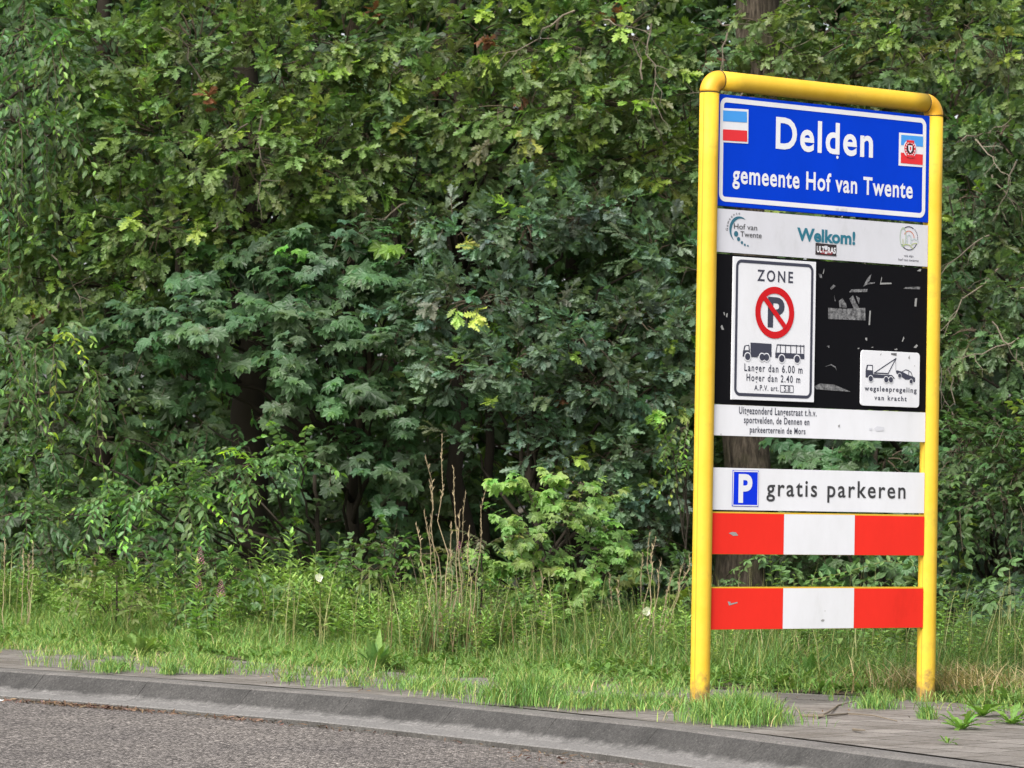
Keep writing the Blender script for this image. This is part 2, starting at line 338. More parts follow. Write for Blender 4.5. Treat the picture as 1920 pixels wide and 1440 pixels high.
class Flat:
    """shapes on a plate: each polygon a sheet lying `lay` mm in front of the plate's front"""
    def __init__(s): s.a = Acc(); s.mats = []
    def mi(s, m):
        if m not in s.mats: s.mats.append(m)
        return s.mats.index(m)
    def poly(s, uv, m, lay=2.0):
        uv = [tuple(p) for p in uv]; tr = tessellate_polygon([[Vector((p[0], p[1], 0)) for p in uv]])
        s.a.add([(p[0], -lay*.001, p[1]) for p in uv], [tuple(x) for x in tr], mat=s.mi(m))
    def px(s, pts, m, lay=2.0): s.poly([S(*p) for p in pts], m, lay)
    def band(s, c, ro, ri, m, a0=0., a1=360., lay=2.0, n=48, ro2=None):
        c = np.asarray(c); A = np.radians(np.linspace(a0, a1, n)); ro = np.broadcast_to(ro, n); ri = np.broadcast_to(ri, n)
        o_ = c+np.stack([np.cos(A)*ro, np.sin(A)*ro], 1); i_ = c+np.stack([np.cos(A)*ri, np.sin(A)*ri], 1)
        v = [(x, -lay*.001, y) for x, y in o_]+[(x, -lay*.001, y) for x, y in i_]
        t = [];
        for i in range(n-1): t += [(i, i+1, n+i+1), (i, n+i+1, n+i)]
        s.a.add(v, t, mat=s.mi(m))
    def disc(s, c, r, m, lay=2.0, ry=None, n=32):
        A = np.linspace(0, 2*np.pi, n, endpoint=False); s.poly([(c[0]+r*math.cos(x), c[1]+(ry or r)*math.sin(x)) for x in A], m, lay)
    def stroke(s, uv, w, m, lay=2.0):
        p = np.asarray(uv, float); g = unit(np.gradient(p, axis=0)); nn = np.stack([-g[:, 1], g[:, 0]], 1)*w/2
        v = [(x, -lay*.001, y) for x, y in p+nn]+[(x, -lay*.001, y) for x, y in p-nn]; n = len(p); t = []
        for i in range(n-1): t += [(i, i+1, n+i+1), (i, n+i+1, n+i)]
        s.a.add(v, t, mat=s.mi(m))
    def mesh(s, v, t, m): s.a.add(v, t, mat=s.mi(m))
    def build(s, name, parent): return s.a.build(name, s.mats, parent)
def rrect(u0, v0, u1, v1, r, n=8):
    out = []
    for cx, cy, a0 in ((u1-r, v1-r, 0), (u0+r, v1-r, 90), (u0+r, v0+r, 180), (u1-r, v0+r, 270)):
        for k in range(n+1): a_ = R(a0+90*k/n); out.append((cx+r*math.cos(a_), cy+r*math.sin(a_)))
    return out
def frame_ring(f, box, w, r, m, lay):
    o_ = rrect(*box, r); i_ = rrect(box[0]+w, box[1]+w, box[2]-w, box[3]-w, max(r-w, .004)); n = len(o_)
    v = [(x, -lay*.001, y) for x, y in o_]+[(x, -lay*.001, y) for x, y in i_]; t = []
    for i in range(n): j = (i+1) % n; t += [(i, j, n+j), (i, n+j, n+i)]
    f.mesh(v, t, m)
def slab(name, out, d0, d1, m, parent, back=None):
    """a solid plate with the outline `out`, front at y=d0, back at y=d1, with a 1.5 mm eased edge"""
    n = len(out); c = np.mean(out, axis=0); inn = [tuple(np.asarray(p)+unit(c-np.asarray(p))*.0018) for p in out]
    a = Acc(); v = [(p[0], d0, p[1]) for p in inn]+[(p[0], d0+.002, p[1]) for p in out]+[(p[0], d1, p[1]) for p in out]; t = [tuple(x) for x in tessellate_polygon([[Vector((p[0], p[1], 0)) for p in inn]])]
    t = t+[(x[0]+2*n, x[2]+2*n, x[1]+2*n) for x in t]
    for k in range(2):
        for i in range(n): j = (i+1) % n; t += [(k*n+i, k*n+j, k*n+n+j), (k*n+i, k*n+n+j, k*n+n+i)]
    a.add(v, t); return a.build(name, [m], parent)
_tm = {}
def text_mesh(body, weight, space=1.0):
    c = bpy.data.curves.new('lettering', 'FONT'); c.body = body; c.size = 1; c.offset = weight; c.space_character = space; c.resolution_u = 4; c.fill_mode = 'FRONT'
    o = bpy.data.objects.new('lettering', c); COL.objects.link(o); bpy.context.view_layer.update()
    me = bpy.data.meshes.new_from_object(o.evaluated_get(bpy.context.evaluated_depsgraph_get()))
    bpy.data.objects.remove(o); bpy.data.curves.remove(c)
    me.calc_loop_triangles(); v = np.zeros(len(me.vertices)*3); me.vertices.foreach_get('co', v); t = np.zeros(len(me.loop_triangles)*3, np.int32); me.loop_triangles.foreach_get('vertices', t)
    bpy.data.meshes.remove(me); return v.reshape(-1, 3)[:, :2], t.reshape(-1, 3)
CAPH = text_mesh('H', 0)[0][:, 1].max()
def text(f, body, left, right, top, m, weight=0., lay=2.0, space=1.0):
    """left/right: baseline ends in photo pixels, top: y of the capitals' top above `left`"""
    v, t = text_mesh(body, weight, space); a_ = S(*left); b_ = S(*right); h = S(left[0], top)[1]-a_[1]
    x0, x1 = v[:, 0].min(), v[:, 0].max(); u = a_[0]+(v[:, 0]-x0)/(x1-x0)*(b_[0]-a_[0]); w = (a_[1]+b_[1])/2+v[:, 1]/CAPH*h
    f.mesh(np.stack([u, np.full(len(u), -lay*.001), w], 1), t, m)
def Z(ox, oy, s): return lambda x, y: (ox+x/s, oy+y/s)
z1 = Z(1260, 120, 3.5556); z2 = Z(1260, 480, 3.5556); z3 = Z(1260, 860, 2.66667); z5 = Z(1340, 380, 8.727); z6 = Z(1600, 380, 11.08); z7 = Z(1590, 640, 9.6)
def box4(z, pts):
    q = np.array([S(*z(*p)) for p in pts]); return q[:, 0].min()*.5+np.sort(q[:, 0])[1]*.5, np.sort(q[:, 1])[:2].mean(), np.sort(q[:, 0])[2:].mean(), np.sort(q[:, 1])[2:].mean()
UL, UR = -.012, 1.6236+.012
lev = [e+EYE for e in (2.303, 1.677, 1.417, .566, .389, .213, -.027, -.276, -.458, -.697)]
RP, DP = .0548, .022                                  # post radius, distance of the post axis behind the plate fronts
def level_y(px, py, d): return S(px, py, d)
# posts, rail and elbows
axL = S(1315.5, 1100, DP)[0]; axR = S(1738.5, 1100, DP)[0]; railv = (S(1500, 167.5, DP)[1]); seam = railv-.072
def ring_tube(path, r, sides=40): return tube(path, r, sides)
for ax in (axL, axR):
    a = Acc(); zz = np.concatenate([np.linspace(-.25, .6, 12), np.linspace(.7, seam-.0015, 8)])
    v, t = ring_tube([(ax, DP, z) for z in zz], RP); a.add(v, t); o = a.build('post', [M_YEL], sign, smooth=False)
    for p in o.data.polygons: p.use_smooth = abs(p.normal.z) < .5
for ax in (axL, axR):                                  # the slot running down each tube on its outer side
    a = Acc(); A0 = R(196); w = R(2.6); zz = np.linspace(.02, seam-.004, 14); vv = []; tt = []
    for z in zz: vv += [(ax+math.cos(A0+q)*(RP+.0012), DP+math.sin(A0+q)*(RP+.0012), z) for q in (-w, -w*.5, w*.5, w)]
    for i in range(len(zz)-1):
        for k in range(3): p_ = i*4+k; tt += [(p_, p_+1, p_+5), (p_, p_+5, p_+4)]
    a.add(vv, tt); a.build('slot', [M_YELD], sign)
BR = .072
a = Acc(); v, t = tube([(x, DP, railv) for x in np.linspace(axL+BR+.0015, axR-BR-.0015, 12)], RP, 40); a.add(v, t)
o = a.build('top_rail', [M_YEL], sign)
for p in o.data.polygons: p.use_smooth = abs(p.normal.x) < .5
for ax, s in ((axL, 1), (axR, -1)):
    A = np.linspace(0, math.pi/2, 14); c = (ax+s*BR, seam)
    pa = [(c[0]-s*BR*math.cos(x), DP, c[1]+BR*math.sin(x)) for x in A]
    a = Acc(); v, t = tube(pa, RP+.0008, 40); a.add(v, t); o = a.build('elbow', [M_YELB], sign)
    for p in o.data.polygons: p.use_smooth = True
    a = Acc(); v, t = tube([(ax, DP, seam-.0035), (ax, DP, seam-.0015), (ax, DP, seam+.0005)], RP+.0014, 40); a.add(v, t); v, t = tube([(ax+s*(BR-.0005), DP, railv), (ax+s*(BR+.001), DP, railv), (ax+s*(BR+.003), DP, railv)], RP+.0014, 40); a.add(v, t)
    a.build('joint_seam', [M_GAP], sign)
# place name plate
pn = slab('place_name_plate', [(UL, lev[1]), (UR, lev[1]), (UR, lev[0]), (UL, lev[0])], 0, .028, M_BLUE, sign)
f = Flat(); frame_ring(f, (.012, lev[1]+.024, 1.607, lev[0]-.017), .027, .046, M_PWHITE, 1.5); f.build('plate_border', pn)
f = Flat(); text(f, 'Delden', z1(690, 557), z1(1338, 620), z1(690, 357)[1], M_PWHITE, .022, 1.5, 1.12); f.build('lettering', pn)
f = Flat(); text(f, 'gemeente Hof van Twente', z1(402, 795), z1(1603, 890), z1(402, 680)[1], M_PWHITE, .022, 1.5, 1.1); f.build('lettering', pn)
def flag(pts, inner, zc, emblem=None):
    f = Flat(); P = [z1(*p) for p in pts]; f.px(P, M_PWHITE, 2.5); (a_, b_, c_, d_) = [np.array(z1(*p)) for p in inner]
    L = lambda k: a_+(d_-a_)*k
    Q = lambda k: b_+(c_-b_)*k
    f.px([L(0), Q(0), Q(.36), L(.36)], M_SKYB, 4); f.px([L(.63), Q(.63), Q(1), L(1)], M_FRED, 4)
    if emblem:
        e = S(*z1(*emblem)); f.disc(e, .054, M_PWHITE, 5.5, .052); f.band(e, .046, .027, M_FRED, lay=7, n=30); f.disc(e, .030, M_STICK, 8)
        f.poly([(e[0]-.017, e[1]+.02), (e[0]+.017, e[1]+.02), (e[0]+.014, e[1]-.01), (e[0], e[1]-.024), (e[0]-.014, e[1]-.01)], M_PWHITE, 9)
        f.poly([(e[0]-.006, e[1]+.012), (e[0]+.006, e[1]+.012), (e[0]+.005, e[1]-.008), (e[0]-.005, e[1]-.008)], M_FRED, 10)
        for k in range(14):
            A = R(20+k*25); f.disc((e[0]+.037*math.cos(A), e[1]+.037*math.sin(A)), .0045, M_PWHITE, 8.5, n=8)
        f.poly([(e[0]-.03, e[1]-.036), (e[0]+.03, e[1]-.036), (e[0]+.03, e[1]-.05), (e[0]-.03, e[1]-.05)], M_FRED, 9)
        f.poly([(e[0]-.03, e[1]+.036), (e[0]+.03, e[1]+.036), (e[0]+.03, e[1]+.05), (e[0]-.03, e[1]+.05)], M_FRED, 9)
    return f.build('flag_sticker', pn)
tag(flag([(336, 293), (508, 303), (506, 531), (334, 521)], [(338, 309), (496, 318), (499, 519), (336, 509)], 0), 'plain blue white and red flag sticker')
tag(flag([(1512, 457), (1673, 471), (1669, 688), (1508, 677)], [(1525, 472), (1671, 484), (1668, 674), (1522, 660)], 0, (1582, 566)), 'flag sticker with round red club emblem')
f = Flat(); f.disc(S(*z1(1101, 622)), .009, M_PWHITE, 2, n=12)
for x, y, w, h in ((1100, 966, 12, 9), (1135, 972, 16, 8), (1160, 973, 8, 12)): f.px([z1(x-w, y-h*.6), z1(x+w*.8, y-h), z1(x+w, y+h), z1(x-w*.8, y+h*.7)], M_PGREY, 2.6)
f.build('paint_chip', pn)
# welcome plate
def plate(name, k0, k1, m, d=.026, gap_=.004): return slab(name, [(UL, lev[k1]), (UR, lev[k1]), (UR, lev[k0]-gap_), (UL, lev[k0]-gap_)], 0, d, m, sign)
wp = plate('welcome_plate', 1, 2, M_PGREY, gap_=.017)
f = Flat(); C = S(*z5(398, 438)); n = 60; fr = np.linspace(0, 1, n); th = .019*np.sin(np.pi*fr)**.9+.0006
f.band(C, .0735, .0735-th, M_LOGO, 52, 238, 2, n)
for x, y, r in ((347, 510, .0158), (388, 595, .0118), (443, 653, .0090), (490, 690, .0070), (540, 705, .0056)): f.disc(S(*z5(x, y)), r, M_LOGO, 2)
for i, chh in enumerate('Gemeente'):
    v, t = text_mesh(chh, .004); A = R(183-i*13.2); rr = .083; h = .0165/CAPH; v = v-[(v[:, 0].min()+v[:, 0].max())/2, 0]; rot = A-math.pi/2
    u = C[0]+rr*math.cos(A)+(v[:, 0]*math.cos(rot)-v[:, 1]*math.sin(rot))*h; w = C[1]+rr*math.sin(A)+(v[:, 0]*math.sin(rot)+v[:, 1]*math.cos(rot))*h
    f.mesh(np.stack([u, np.full(len(u), -.002), w], 1), t, M_INK)
text(f, 'Hof van', z5(310, 428), z5(690, 453), z5(310, 340)[1], M_INK, .002, 2.5); text(f, 'Twente', z5(415, 556), z5(763, 580), z5(415, 468)[1], M_INK, .002, 2.5); f.build('municipal_logo', wp)
f = Flat(); text(f, 'Welkom!', z1(832, 1172), z1(1220, 1204), z1(832, 1092)[1], M_TEAL, .035, 2); f.build('lettering', wp)
f = Flat(); f.px([z1(955, 1192), z1(1094, 1206), z1(1093, 1281), z1(954, 1270)], M_STICK, 3); f.px([z1(975, 1240), z1(1075, 1248), z1(1060, 1272), z1(990, 1266)], M_STICKRED, 4)
text(f, 'ULT', z1(961, 1253), z1(1013, 1257), z1(961, 1214)[1], M_PWHITE, .03, 5); text(f, 'RAS', z1(1034, 1259), z1(1088, 1264), z1(1034, 1222)[1], M_PWHITE, .03, 5)
f.px([z1(1012, 1212), z1(1033, 1213), z1(1031, 1235), z1(1022, 1245), z1(1013, 1233)], M_PGREY, 5.5); f.px([z1(1012, 1250), z1(1032, 1251), z1(1028, 1266), z1(1015, 1265)], M_PGREY, 5.5)
tag(f.build('sticker', wp), 'small black sticker with white lettering')
f = Flat(); C = S(*z6(1150, 740)); r = .0705
f.band(C, r, r-.0055, M_NAVY, 58, 122, 2, 24); f.band(C, r, r-.005, M_NAVY, 214, 338, 2, 40); f.band(C, r-.026, r-.0305, M_ORANGE, 5, 150, 2, 36)
for k in range(7): A = R(48-k*8); f.disc((C[0]+r*math.cos(A), C[1]+r*math.sin(A)), .0032, M_NAVY, 2, n=10)
E_ = S(*z6(1026, 715)); f.band(E_, np.array([.0255*abs(1/np.sqrt((np.cos(a_))**2+(np.sin(a_)*.44)**2)) for a_ in np.radians(np.linspace(0, 360, 40))]), np.array([.0212*abs(1/np.sqrt((np.cos(a_))**2+(np.sin(a_)*.42)**2)) for a_ in np.radians(np.linspace(0, 360, 40))]), M_GREEN, 0, 360, 2.6, 40)
S6 = lambda *pts: [S(*z6(*p)) for p in pts]
f.stroke(S6((1024, 750), (1024, 800), (1026, 890)), .005, M_OLIVE, 3)
f.stroke(S6((1020, 895), (1060, 872), (1110, 866), (1160, 880), (1205, 925), (1235, 960)), .005, M_OLIVE, 3); f.stroke(S6((1195, 885), (1230, 855), (1280, 843), (1320, 850)), .005, M_OLIVE, 3.4)
f.stroke(S6((1112, 862), (1112, 700), (1150, 665), (1188, 700), (1190, 862)), .005, M_GTEAL, 2.4); f.stroke(S6((1195, 775), (1230, 770), (1262, 745), (1290, 775), (1330, 775), (1335, 830)), .004, M_GTEAL, 2.8)
text(f, 'wij zijn', z6(1048, 1120), z6(1242, 1132), z6(1048, 1077)[1], M_NAVY, .004, 2); text(f, 'hof van twente', z6(932, 1200), z6(1352, 1230), z6(932, 1152)[1], M_NAVY, .004, 2); f.build('village_emblem', wp)
# black backing panel
bp = plate('backing_panel', 2, 3, M_BLACK, gap_=.010)
f = Flat(); P2 = lambda *pts: [z2(*p) for p in pts]
f.px(P2((1040, 345), (1150, 352), (1287, 345), (1288, 430), (1160, 424), (1040, 420)), M_RESID, 1.5)
for q in ([(1110, 300), (1135, 282), (1160, 320), (1165, 345), (1115, 342)], [(1180, 285), (1205, 262), (1225, 310), (1245, 345), (1215, 360)], [(1225, 265), (1250, 280), (1245, 320), (1235, 300)], [(1078, 262), (1090, 300), (1084, 303)], [(945, 870), (985, 850), (1080, 858), (1190, 905), (1080, 898), (960, 888)], [(1178, 242), (1195, 222), (1302, 220), (1300, 240)], [(1540, 218), (1555, 208), (1655, 204), (1650, 222)], [(1272, 205), (1300, 150), (1328, 120), (1315, 168), (1300, 178), (1352, 175), (1350, 184), (1300, 190)], [(1052, 215), (1075, 190), (1090, 200), (1060, 226)], [(975, 118), (995, 122), (1000, 148), (985, 145)], [(1030, 600), (1048, 596), (1046, 614)], [(1012, 740), (1060, 720), (1090, 738), (1097, 765), (1085, 745), (1058, 728)]):
    f.px(P2(*q), M_RESID, 2.2)
for q in ([(1003, 118), (1012, 82), (1013, 100), (1007, 120)], [(1384, 190), (1396, 136), (1398, 150), (1390, 178), (1460, 178), (1462, 187)], [(1308, 460), (1314, 365), (1324, 364), (1318, 460)], [(1614, 335), (1618, 285), (1632, 280), (1627, 338)], [(1630, 100), (1650, 86), (1660, 88), (1655, 103)], [(1530, 570), (1542, 535), (1547, 550), (1536, 572)], [(1608, 610), (1628, 588), (1637, 598), (1625, 614)], [(1285, 545), (1300, 545), (1298, 565), (1288, 560)], [(340, 376), (348, 374), (352, 395), (346, 396)], [(360, 385), (370, 380), (366, 410), (358, 405)], [(322, 470), (332, 458), (340, 478), (345, 492), (330, 492)], [(1236, 613), (1247, 612), (1246, 620), (1237, 620)], [(1480, 622), (1497, 616), (1502, 625), (1483, 627)], [(1325, 610), (1340, 604), (1338, 612)]):
    f.px(P2(*q), M_GREYSCR, 2.6)
tag(f.build('sticker_residue', bp), 'torn grey sticker residue')
zp = slab('zone_plate', [S(*z2(*p)) for p in ((387, 956), (937, 976), (952, 41), (403, 3))], -.012, -.002, M_PWHITE, sign)
LZ = 13.5
f = Flat(); ou = [S(*z2(*p)) for p in ((403, 932), (920, 952), (934, 58), (417, 20))]; bx = (np.mean([ou[0][0], ou[3][0]]), np.mean([ou[0][1], ou[1][1]]), np.mean([ou[1][0], ou[2][0]]), np.mean([ou[2][1], ou[3][1]]))
frame_ring(f, bx, .0175, .042, M_NAVY, LZ); f.build('plate_border', zp)
f = Flat(); text(f, 'ZONE', z2(558, 163), z2(796, 181), z2(558, 91)[1], M_NAVY, .018, LZ, 1.35)
text(f, 'Langer dan 6.00 m', z2(472, 767), z2(859, 782), z2(472, 719)[1], M_NAVY, .014, LZ, 1.25); text(f, 'Hoger dan 2.40 m', z2(486, 831), z2(844, 847), z2(486, 785)[1], M_NAVY, .014, LZ, 1.25); text(f, 'A.P.V. art.', z2(538, 894), z2(700, 901), z2(538, 859)[1], M_NAVY, .014, LZ, 1.2); text(f, '5.8', z2(735, 902), z2(778, 904), z2(735, 868)[1], M_NAVY, .008, LZ)
q = P2((712, 862), (798, 866), (798, 911), (712, 907)); f.stroke([S(*q[i % 4]) for i in (0, 1)], .004, M_NAVY, LZ); f.stroke([S(*q[i]) for i in (3, 2)], .004, M_NAVY, LZ); f.stroke([S(*q[i]) for i in (0, 3)], .004, M_NAVY, LZ+.5); f.stroke([S(*q[i]) for i in (1, 2)], .004, M_NAVY, LZ+.5)
f.build('lettering', zp)
f = Flat(); C = S(*z2(674, 378)); text(f, 'P', z2(627, 468), z2(738, 472), z2(627, 281)[1], M_NAVY, .03, LZ); ro = .147; f.band(C, ro, ro*.735, M_RINGRED, lay=LZ+1.5, n=72)
dirv = unit(np.array(S(*z2(750, 487)))-np.array(S(*z2(602, 277)))); f.stroke([C-dirv*ro*.80, C+dirv*ro*.80], .030, M_RINGRED, LZ+3); f.build('prohibition_ring', zp)
def wheel(f, zf, x, y, r, lay, m=None, halo=1.35):
    c = S(*zf(x, y)); f.disc(c, r*halo, M_PWHITE, lay+.7, n=24); f.disc(c, r, m or M_NAVY, lay+1.4, n=24)
f = Flat(); f.px(P2((513, 577), (653, 586), (653, 673), (513, 664)), M_NAVY, LZ); f.px(P2((460, 670), (462, 640), (472, 597), (504, 592), (509, 640), (509, 652), (560, 656), (560, 676), (512, 673), (480, 672)), M_NAVY, LZ+.5); f.px(P2((473, 628), (480, 602), (498, 600), (500, 628)), M_PWHITE, LZ+1)
for x in (492, 588, 618): wheel(f, z2, x, 671+(x-492)*.04, .0195, LZ+1.2, halo=1.3)
f.build('truck_symbol', zp)
f = Flat(); f.px(P2((688, 588), (873, 598), (872, 605), (688, 596)), M_NAVY, LZ); f.px(P2((678, 643), (872, 653), (872, 688), (678, 680)), M_NAVY, LZ)
for x0, x1 in ((690, 680), (712, 710), (745, 745), (780, 780), (818, 818), (845, 846), (868, 868)): f.px([z2(x0-2, 592), z2(x0+3, 593), z2(x1+3, 650), z2(x1-2, 649)], M_NAVY, LZ+.5)
for x in (720, 822): wheel(f, z2, x, 685+(x-720)*.04, .0205, LZ+.6, halo=1.3)
f.build('bus_symbol', zp)
q = [S(*z7(*p)) for p in ((210, 1157), (1264, 1194), (1277, 212), (217, 152))]
tp = slab('towing_plate', rrect(np.mean([q[0][0], q[3][0]]), np.mean([q[0][1], q[1][1]]), np.mean([q[1][0], q[2][0]]), np.mean([q[2][1], q[3][1]]), .022), -.009, -.002, M_PWHITE, sign)
LT = 10.5; P7 = lambda *pts: [z7(*p) for p in pts]; S7 = lambda *pts: [S(*z7(*p)) for p in pts]
f = Flat(); text(f, 'wegsleepregeling', z7(275, 886), z7(1212, 924), z7(275, 800)[1], M_NAVY, .02, LT, 1.25); text(f, 'van kracht', z7(452, 1056), z7(1033, 1074), z7(452, 972)[1], M_NAVY, .02, LT, 1.3); f.build('lettering', tp)
f = Flat(); f.px(P7((293, 650), (296, 520), (318, 422), (425, 425), (430, 590), (620, 605), (765, 605), (800, 640), (822, 672), (800, 676), (770, 640), (620, 662), (330, 650)), M_NAVY, LT); f.px(P7((322, 515), (338, 443), (410, 445), (412, 522)), M_PWHITE, LT+.6)
f.stroke(S7((450, 570), (650, 435), (845, 305)), .006, M_NAVY, LT); f.stroke(S7((845, 305), (770, 440), (700, 580)), .006, M_NAVY, LT+.4); f.stroke(S7((440, 570), (570, 574), (710, 582)), .007, M_NAVY, LT+.8); f.stroke(S7((836, 330), (838, 420), (840, 520)), .002, M_NAVY, LT)
f.px(P7((838, 530), (860, 520), (950, 545), (1060, 605), (1140, 632), (1185, 655), (1186, 730), (1165, 735), (1120, 690), (1010, 690), (930, 630), (850, 580)), M_NAVY, LT)
f.stroke(S7((950, 550), (1010, 512), (1060, 522), (1112, 560), (1140, 640)), .0045, M_NAVY, LT+.5); f.stroke(S7((1072, 540), (1068, 575), (1064, 610)), .004, M_NAVY, LT+.9)
for x, y, r in ((382, 672, .0165), (660, 690, .0165), (745, 692, .0165), (902, 617, .0125), (1110, 722, .0125)): wheel(f, z7, x, y, r, LT+1, halo=1.25)
f.build('towing_symbol', tp)
f = Flat()
for q in ([(555, 245), (582, 205), (570, 250)], [(750, 215), (855, 210), (850, 262), (752, 240)], [(1060, 295), (1092, 250), (1090, 320), (1075, 318)], [(1168, 440), (1182, 430), (1180, 455)]): f.px(P7(*q), M_RESID if q[0][0] == 750 else M_GREYSCR, LT)
f.build('paint_chip', tp)
# exception plate
ep = plate('exception_plate', 3, 4, M_PWHITE)
f = Flat(); text(f, 'Uitgezonderd Langestraat t.h.v.', z2(445, 1050), z2(962, 1070), z2(445, 1004)[1], M_NAVY, .014, 2, 1.15); text(f, 'sportvelden, de Dennen en', z2(478, 1113), z2(914, 1127), z2(478, 1069)[1], M_NAVY, .014, 2, 1.15); text(f, 'parkeerterrein de Mors', z2(517, 1177), z2(888, 1188), z2(517, 1136)[1], M_NAVY, .014, 2, 1.15); f.build('lettering', ep)
f = Flat()
for q in ([(1105, 1130), (1118, 1122), (1116, 1140), (1108, 1142)], [(1345, 1150), (1365, 1135), (1412, 1140), (1410, 1165), (1360, 1168)], [(1312, 1148), (1335, 1146), (1332, 1160), (1315, 1162)], [(318, 1186), (330, 1185), (326, 1192)]): f.px(P2(*q), M_PGREY if q[0][0] > 1200 else M_GREYSCR, 2)
f.build('paint_chip', ep)
# parking plate
pp = plate('parking_plate', 5, 6, M_PGREY)
pp.data.materials[0] = M_PWHITE
P3 = lambda *pts: [z3(*p) for p in pts]
f = Flat(); f.px(P3((302, 57), (433, 60), (430, 240), (298, 238)), M_PBLUE, 2); q = P3((306, 62), (429, 65), (426, 235), (302, 233))
for i, (A, B) in enumerate(((0, 1), (3, 2), (0, 3), (1, 2))): f.stroke([S(*q[A]), S(*q[B])], .006, M_PWHITE, 3+(i > 1)*.5)
text(f, 'P', z3(330, 214), z3(399, 215), z3(330, 83)[1], M_PWHITE, .035, 3); f.build('parking_symbol', pp)
f = Flat(); text(f, 'gratis parkeren', z3(471, 187), z3(1166, 197), z3(471, 105)[1], M_INK, .012, 2, 1.2); f.build('lettering', pp)
# red and white barrier boards: yellow board with three coloured faces
for k0, k1, xs in ((6, 7, (558, 912)), (8, 9, (553.5, 908.5))):
    top = lev[k0]-(.010 if k0 == 6 else 0); bd = slab('barrier_board', [(UL, lev[k1]), (UR, lev[k1]), (UR, top), (UL, top)], .001, .024, M_YEL, sign)
    ub = [UL]+[S(*z3(x, 380 if k0 == 6 else 745))[0] for x in xs]+[UR]
    for i in range(3):
        f = Flat(); j0 = rng.normal(0, .001, 4); f.poly([(ub[i]+.0005, lev[k1]+.002), (ub[i+1]-.0005, lev[k1]+.002), (ub[i+1]-.0005, top-.008+j0[0]), (ub[i]+.0005, top-.008+j0[1])], M_RED if i != 1 else M_PWHITE, 2)
        if i == 0:
            sp = [(282, 372), (300, 366), (318, 368), (330, 384), (305, 386)] if k0 == 6 else [(277, 714), (292, 716), (290, 724), (326, 716), (326, 722), (283, 734)]
            f.px(P3(*sp), M_GREYSCR, 3)
        if i == 1 and k0 == 8: f.px(P3((742, 808), (752, 802), (762, 806), (756, 815), (745, 814)), M_GREYSCR, 3); f.px(P3((760, 760), (766, 759), (764, 765)), M_GREYSCR, 3)
        f.build('red_face' if i != 1 else 'white_face', bd)

# ================================================================== vegetation
def zipper(A, B):
    """triangles between two polylines of indices (lists), both running base -> tip, given their stations"""
    (ia, ta), (ib, tb) = A, B; t = []; i = j = 0
    while i < len(ia)-1 or j < len(ib)-1:
        if j == len(ib)-1 or (i < len(ia)-1 and ta[i+1] <= tb[j+1]): t.append((ia[i], ia[i+1], ib[j])); i += 1
        else: t.append((ia[i], ib[j+1], ib[j])); j += 1
    return t
def blade_leaf(st, wd, fold=.22, droop=.25, mid=(0, .3, .62, 1.0), wave=0.0):
    """leaf with a midrib along +Y, unit length; outline stations st and half widths wd"""
    v = []; im = []; 
    for y in mid: im.append(len(v)); v.append((0, y, -droop*y*y))
    t = []
    for s in (1, -1):
        io = []
        for k, (y, w) in enumerate(zip(st, wd)): io.append(len(v)); v.append((s*w, y, -droop*y*y+fold*w+wave*math.sin(k*2.3+s)))
        ia = ([im[0]]+io+[im[-1]], [mid[0]]+list(st)+[1.0]); ib = (im, list(mid))
        q = zipper(ia, ib); t += q if s > 0 else [(a, c, b) for a, b, c in q]
    return np.array(v, float), np.array(t)
OAK = [blade_leaf([.10, .24, .29, .43, .47, .63, .66, .82, .86, .96], [.025, .13, .055, .22, .085, .28, .11, .235, .10, .10], .30, d, (0, .35, .7, 1.), .035) for d in (.05, .25, -.12)]
OVAL = [blade_leaf([.1, .3, .55, .8], [.10, .22, .235, .12], .35, d, (0, .45, 1.)) for d in (.1, .35, .0)]
LANCE = [blade_leaf([.12, .4, .72], [.07, .115, .07], .3, d, (0, .5, 1.)) for d in (.15, .45, -.1)]
DOCK = [blade_leaf([.08, .25, .5, .75, .92], [.10, .17, .20, .14, .06], .3, d, (0, .3, .6, 1.), .02) for d in (.35, .65)]
TOOTH = [blade_leaf([.12, .26, .33, .46, .53, .66, .72, .86, .93], [.03, .09, .05, .12, .07, .15, .09, .13, .07], .25, d, (0, .35, .7, 1.), .015) for d in (.3, .6, .05)]
LEAFY = [blade_leaf([.12, .38, .7], [.09, .165, .10], .3, d, (0, .5, 1.)) for d in (.15, .45, -.1)]
FAR = [blade_leaf([.3, .62], [.27, .25], .35, d, (0, 1.)) for d in (.1, .3)]
def maple_leaf(droop, fold=.045):
    P = [(0, 1.0), (9, .84), (14, .80), (20, .68), (27, .57), (35, .68), (42, .84), (52, .94), (59, .80), (66, .74), (74, .60), (84, .52), (96, .62), (108, .68), (120, .52), (142, .38), (168, .24)]
    v = [(0, 0, 0)]; 
    for s in (1, -1):
        for k, (a, r) in enumerate(P):
            if s < 0 and k == 0: continue
            A = R(a)*s; zz = -droop*r*r+(fold*r if k in (4, 11, 15) else (-.02 if k in (0, 7, 13) else .04*r)); v.append((math.sin(A)*r*.98, math.cos(A)*r, zz))
    n = len(P); right = list(range(1, n+1)); left = [1]+list(range(n+1, 2*n)); t = []
    for i in range(n-1): t.append((0, right[i+1], right[i])); t.append((0, left[i], left[i+1]))
    t.append((0, left[-1], right[-1])); return np.array(v, float)*.62, np.array(t)
MAPLE = [maple_leaf(d) for d in (.18, .34, .05)]

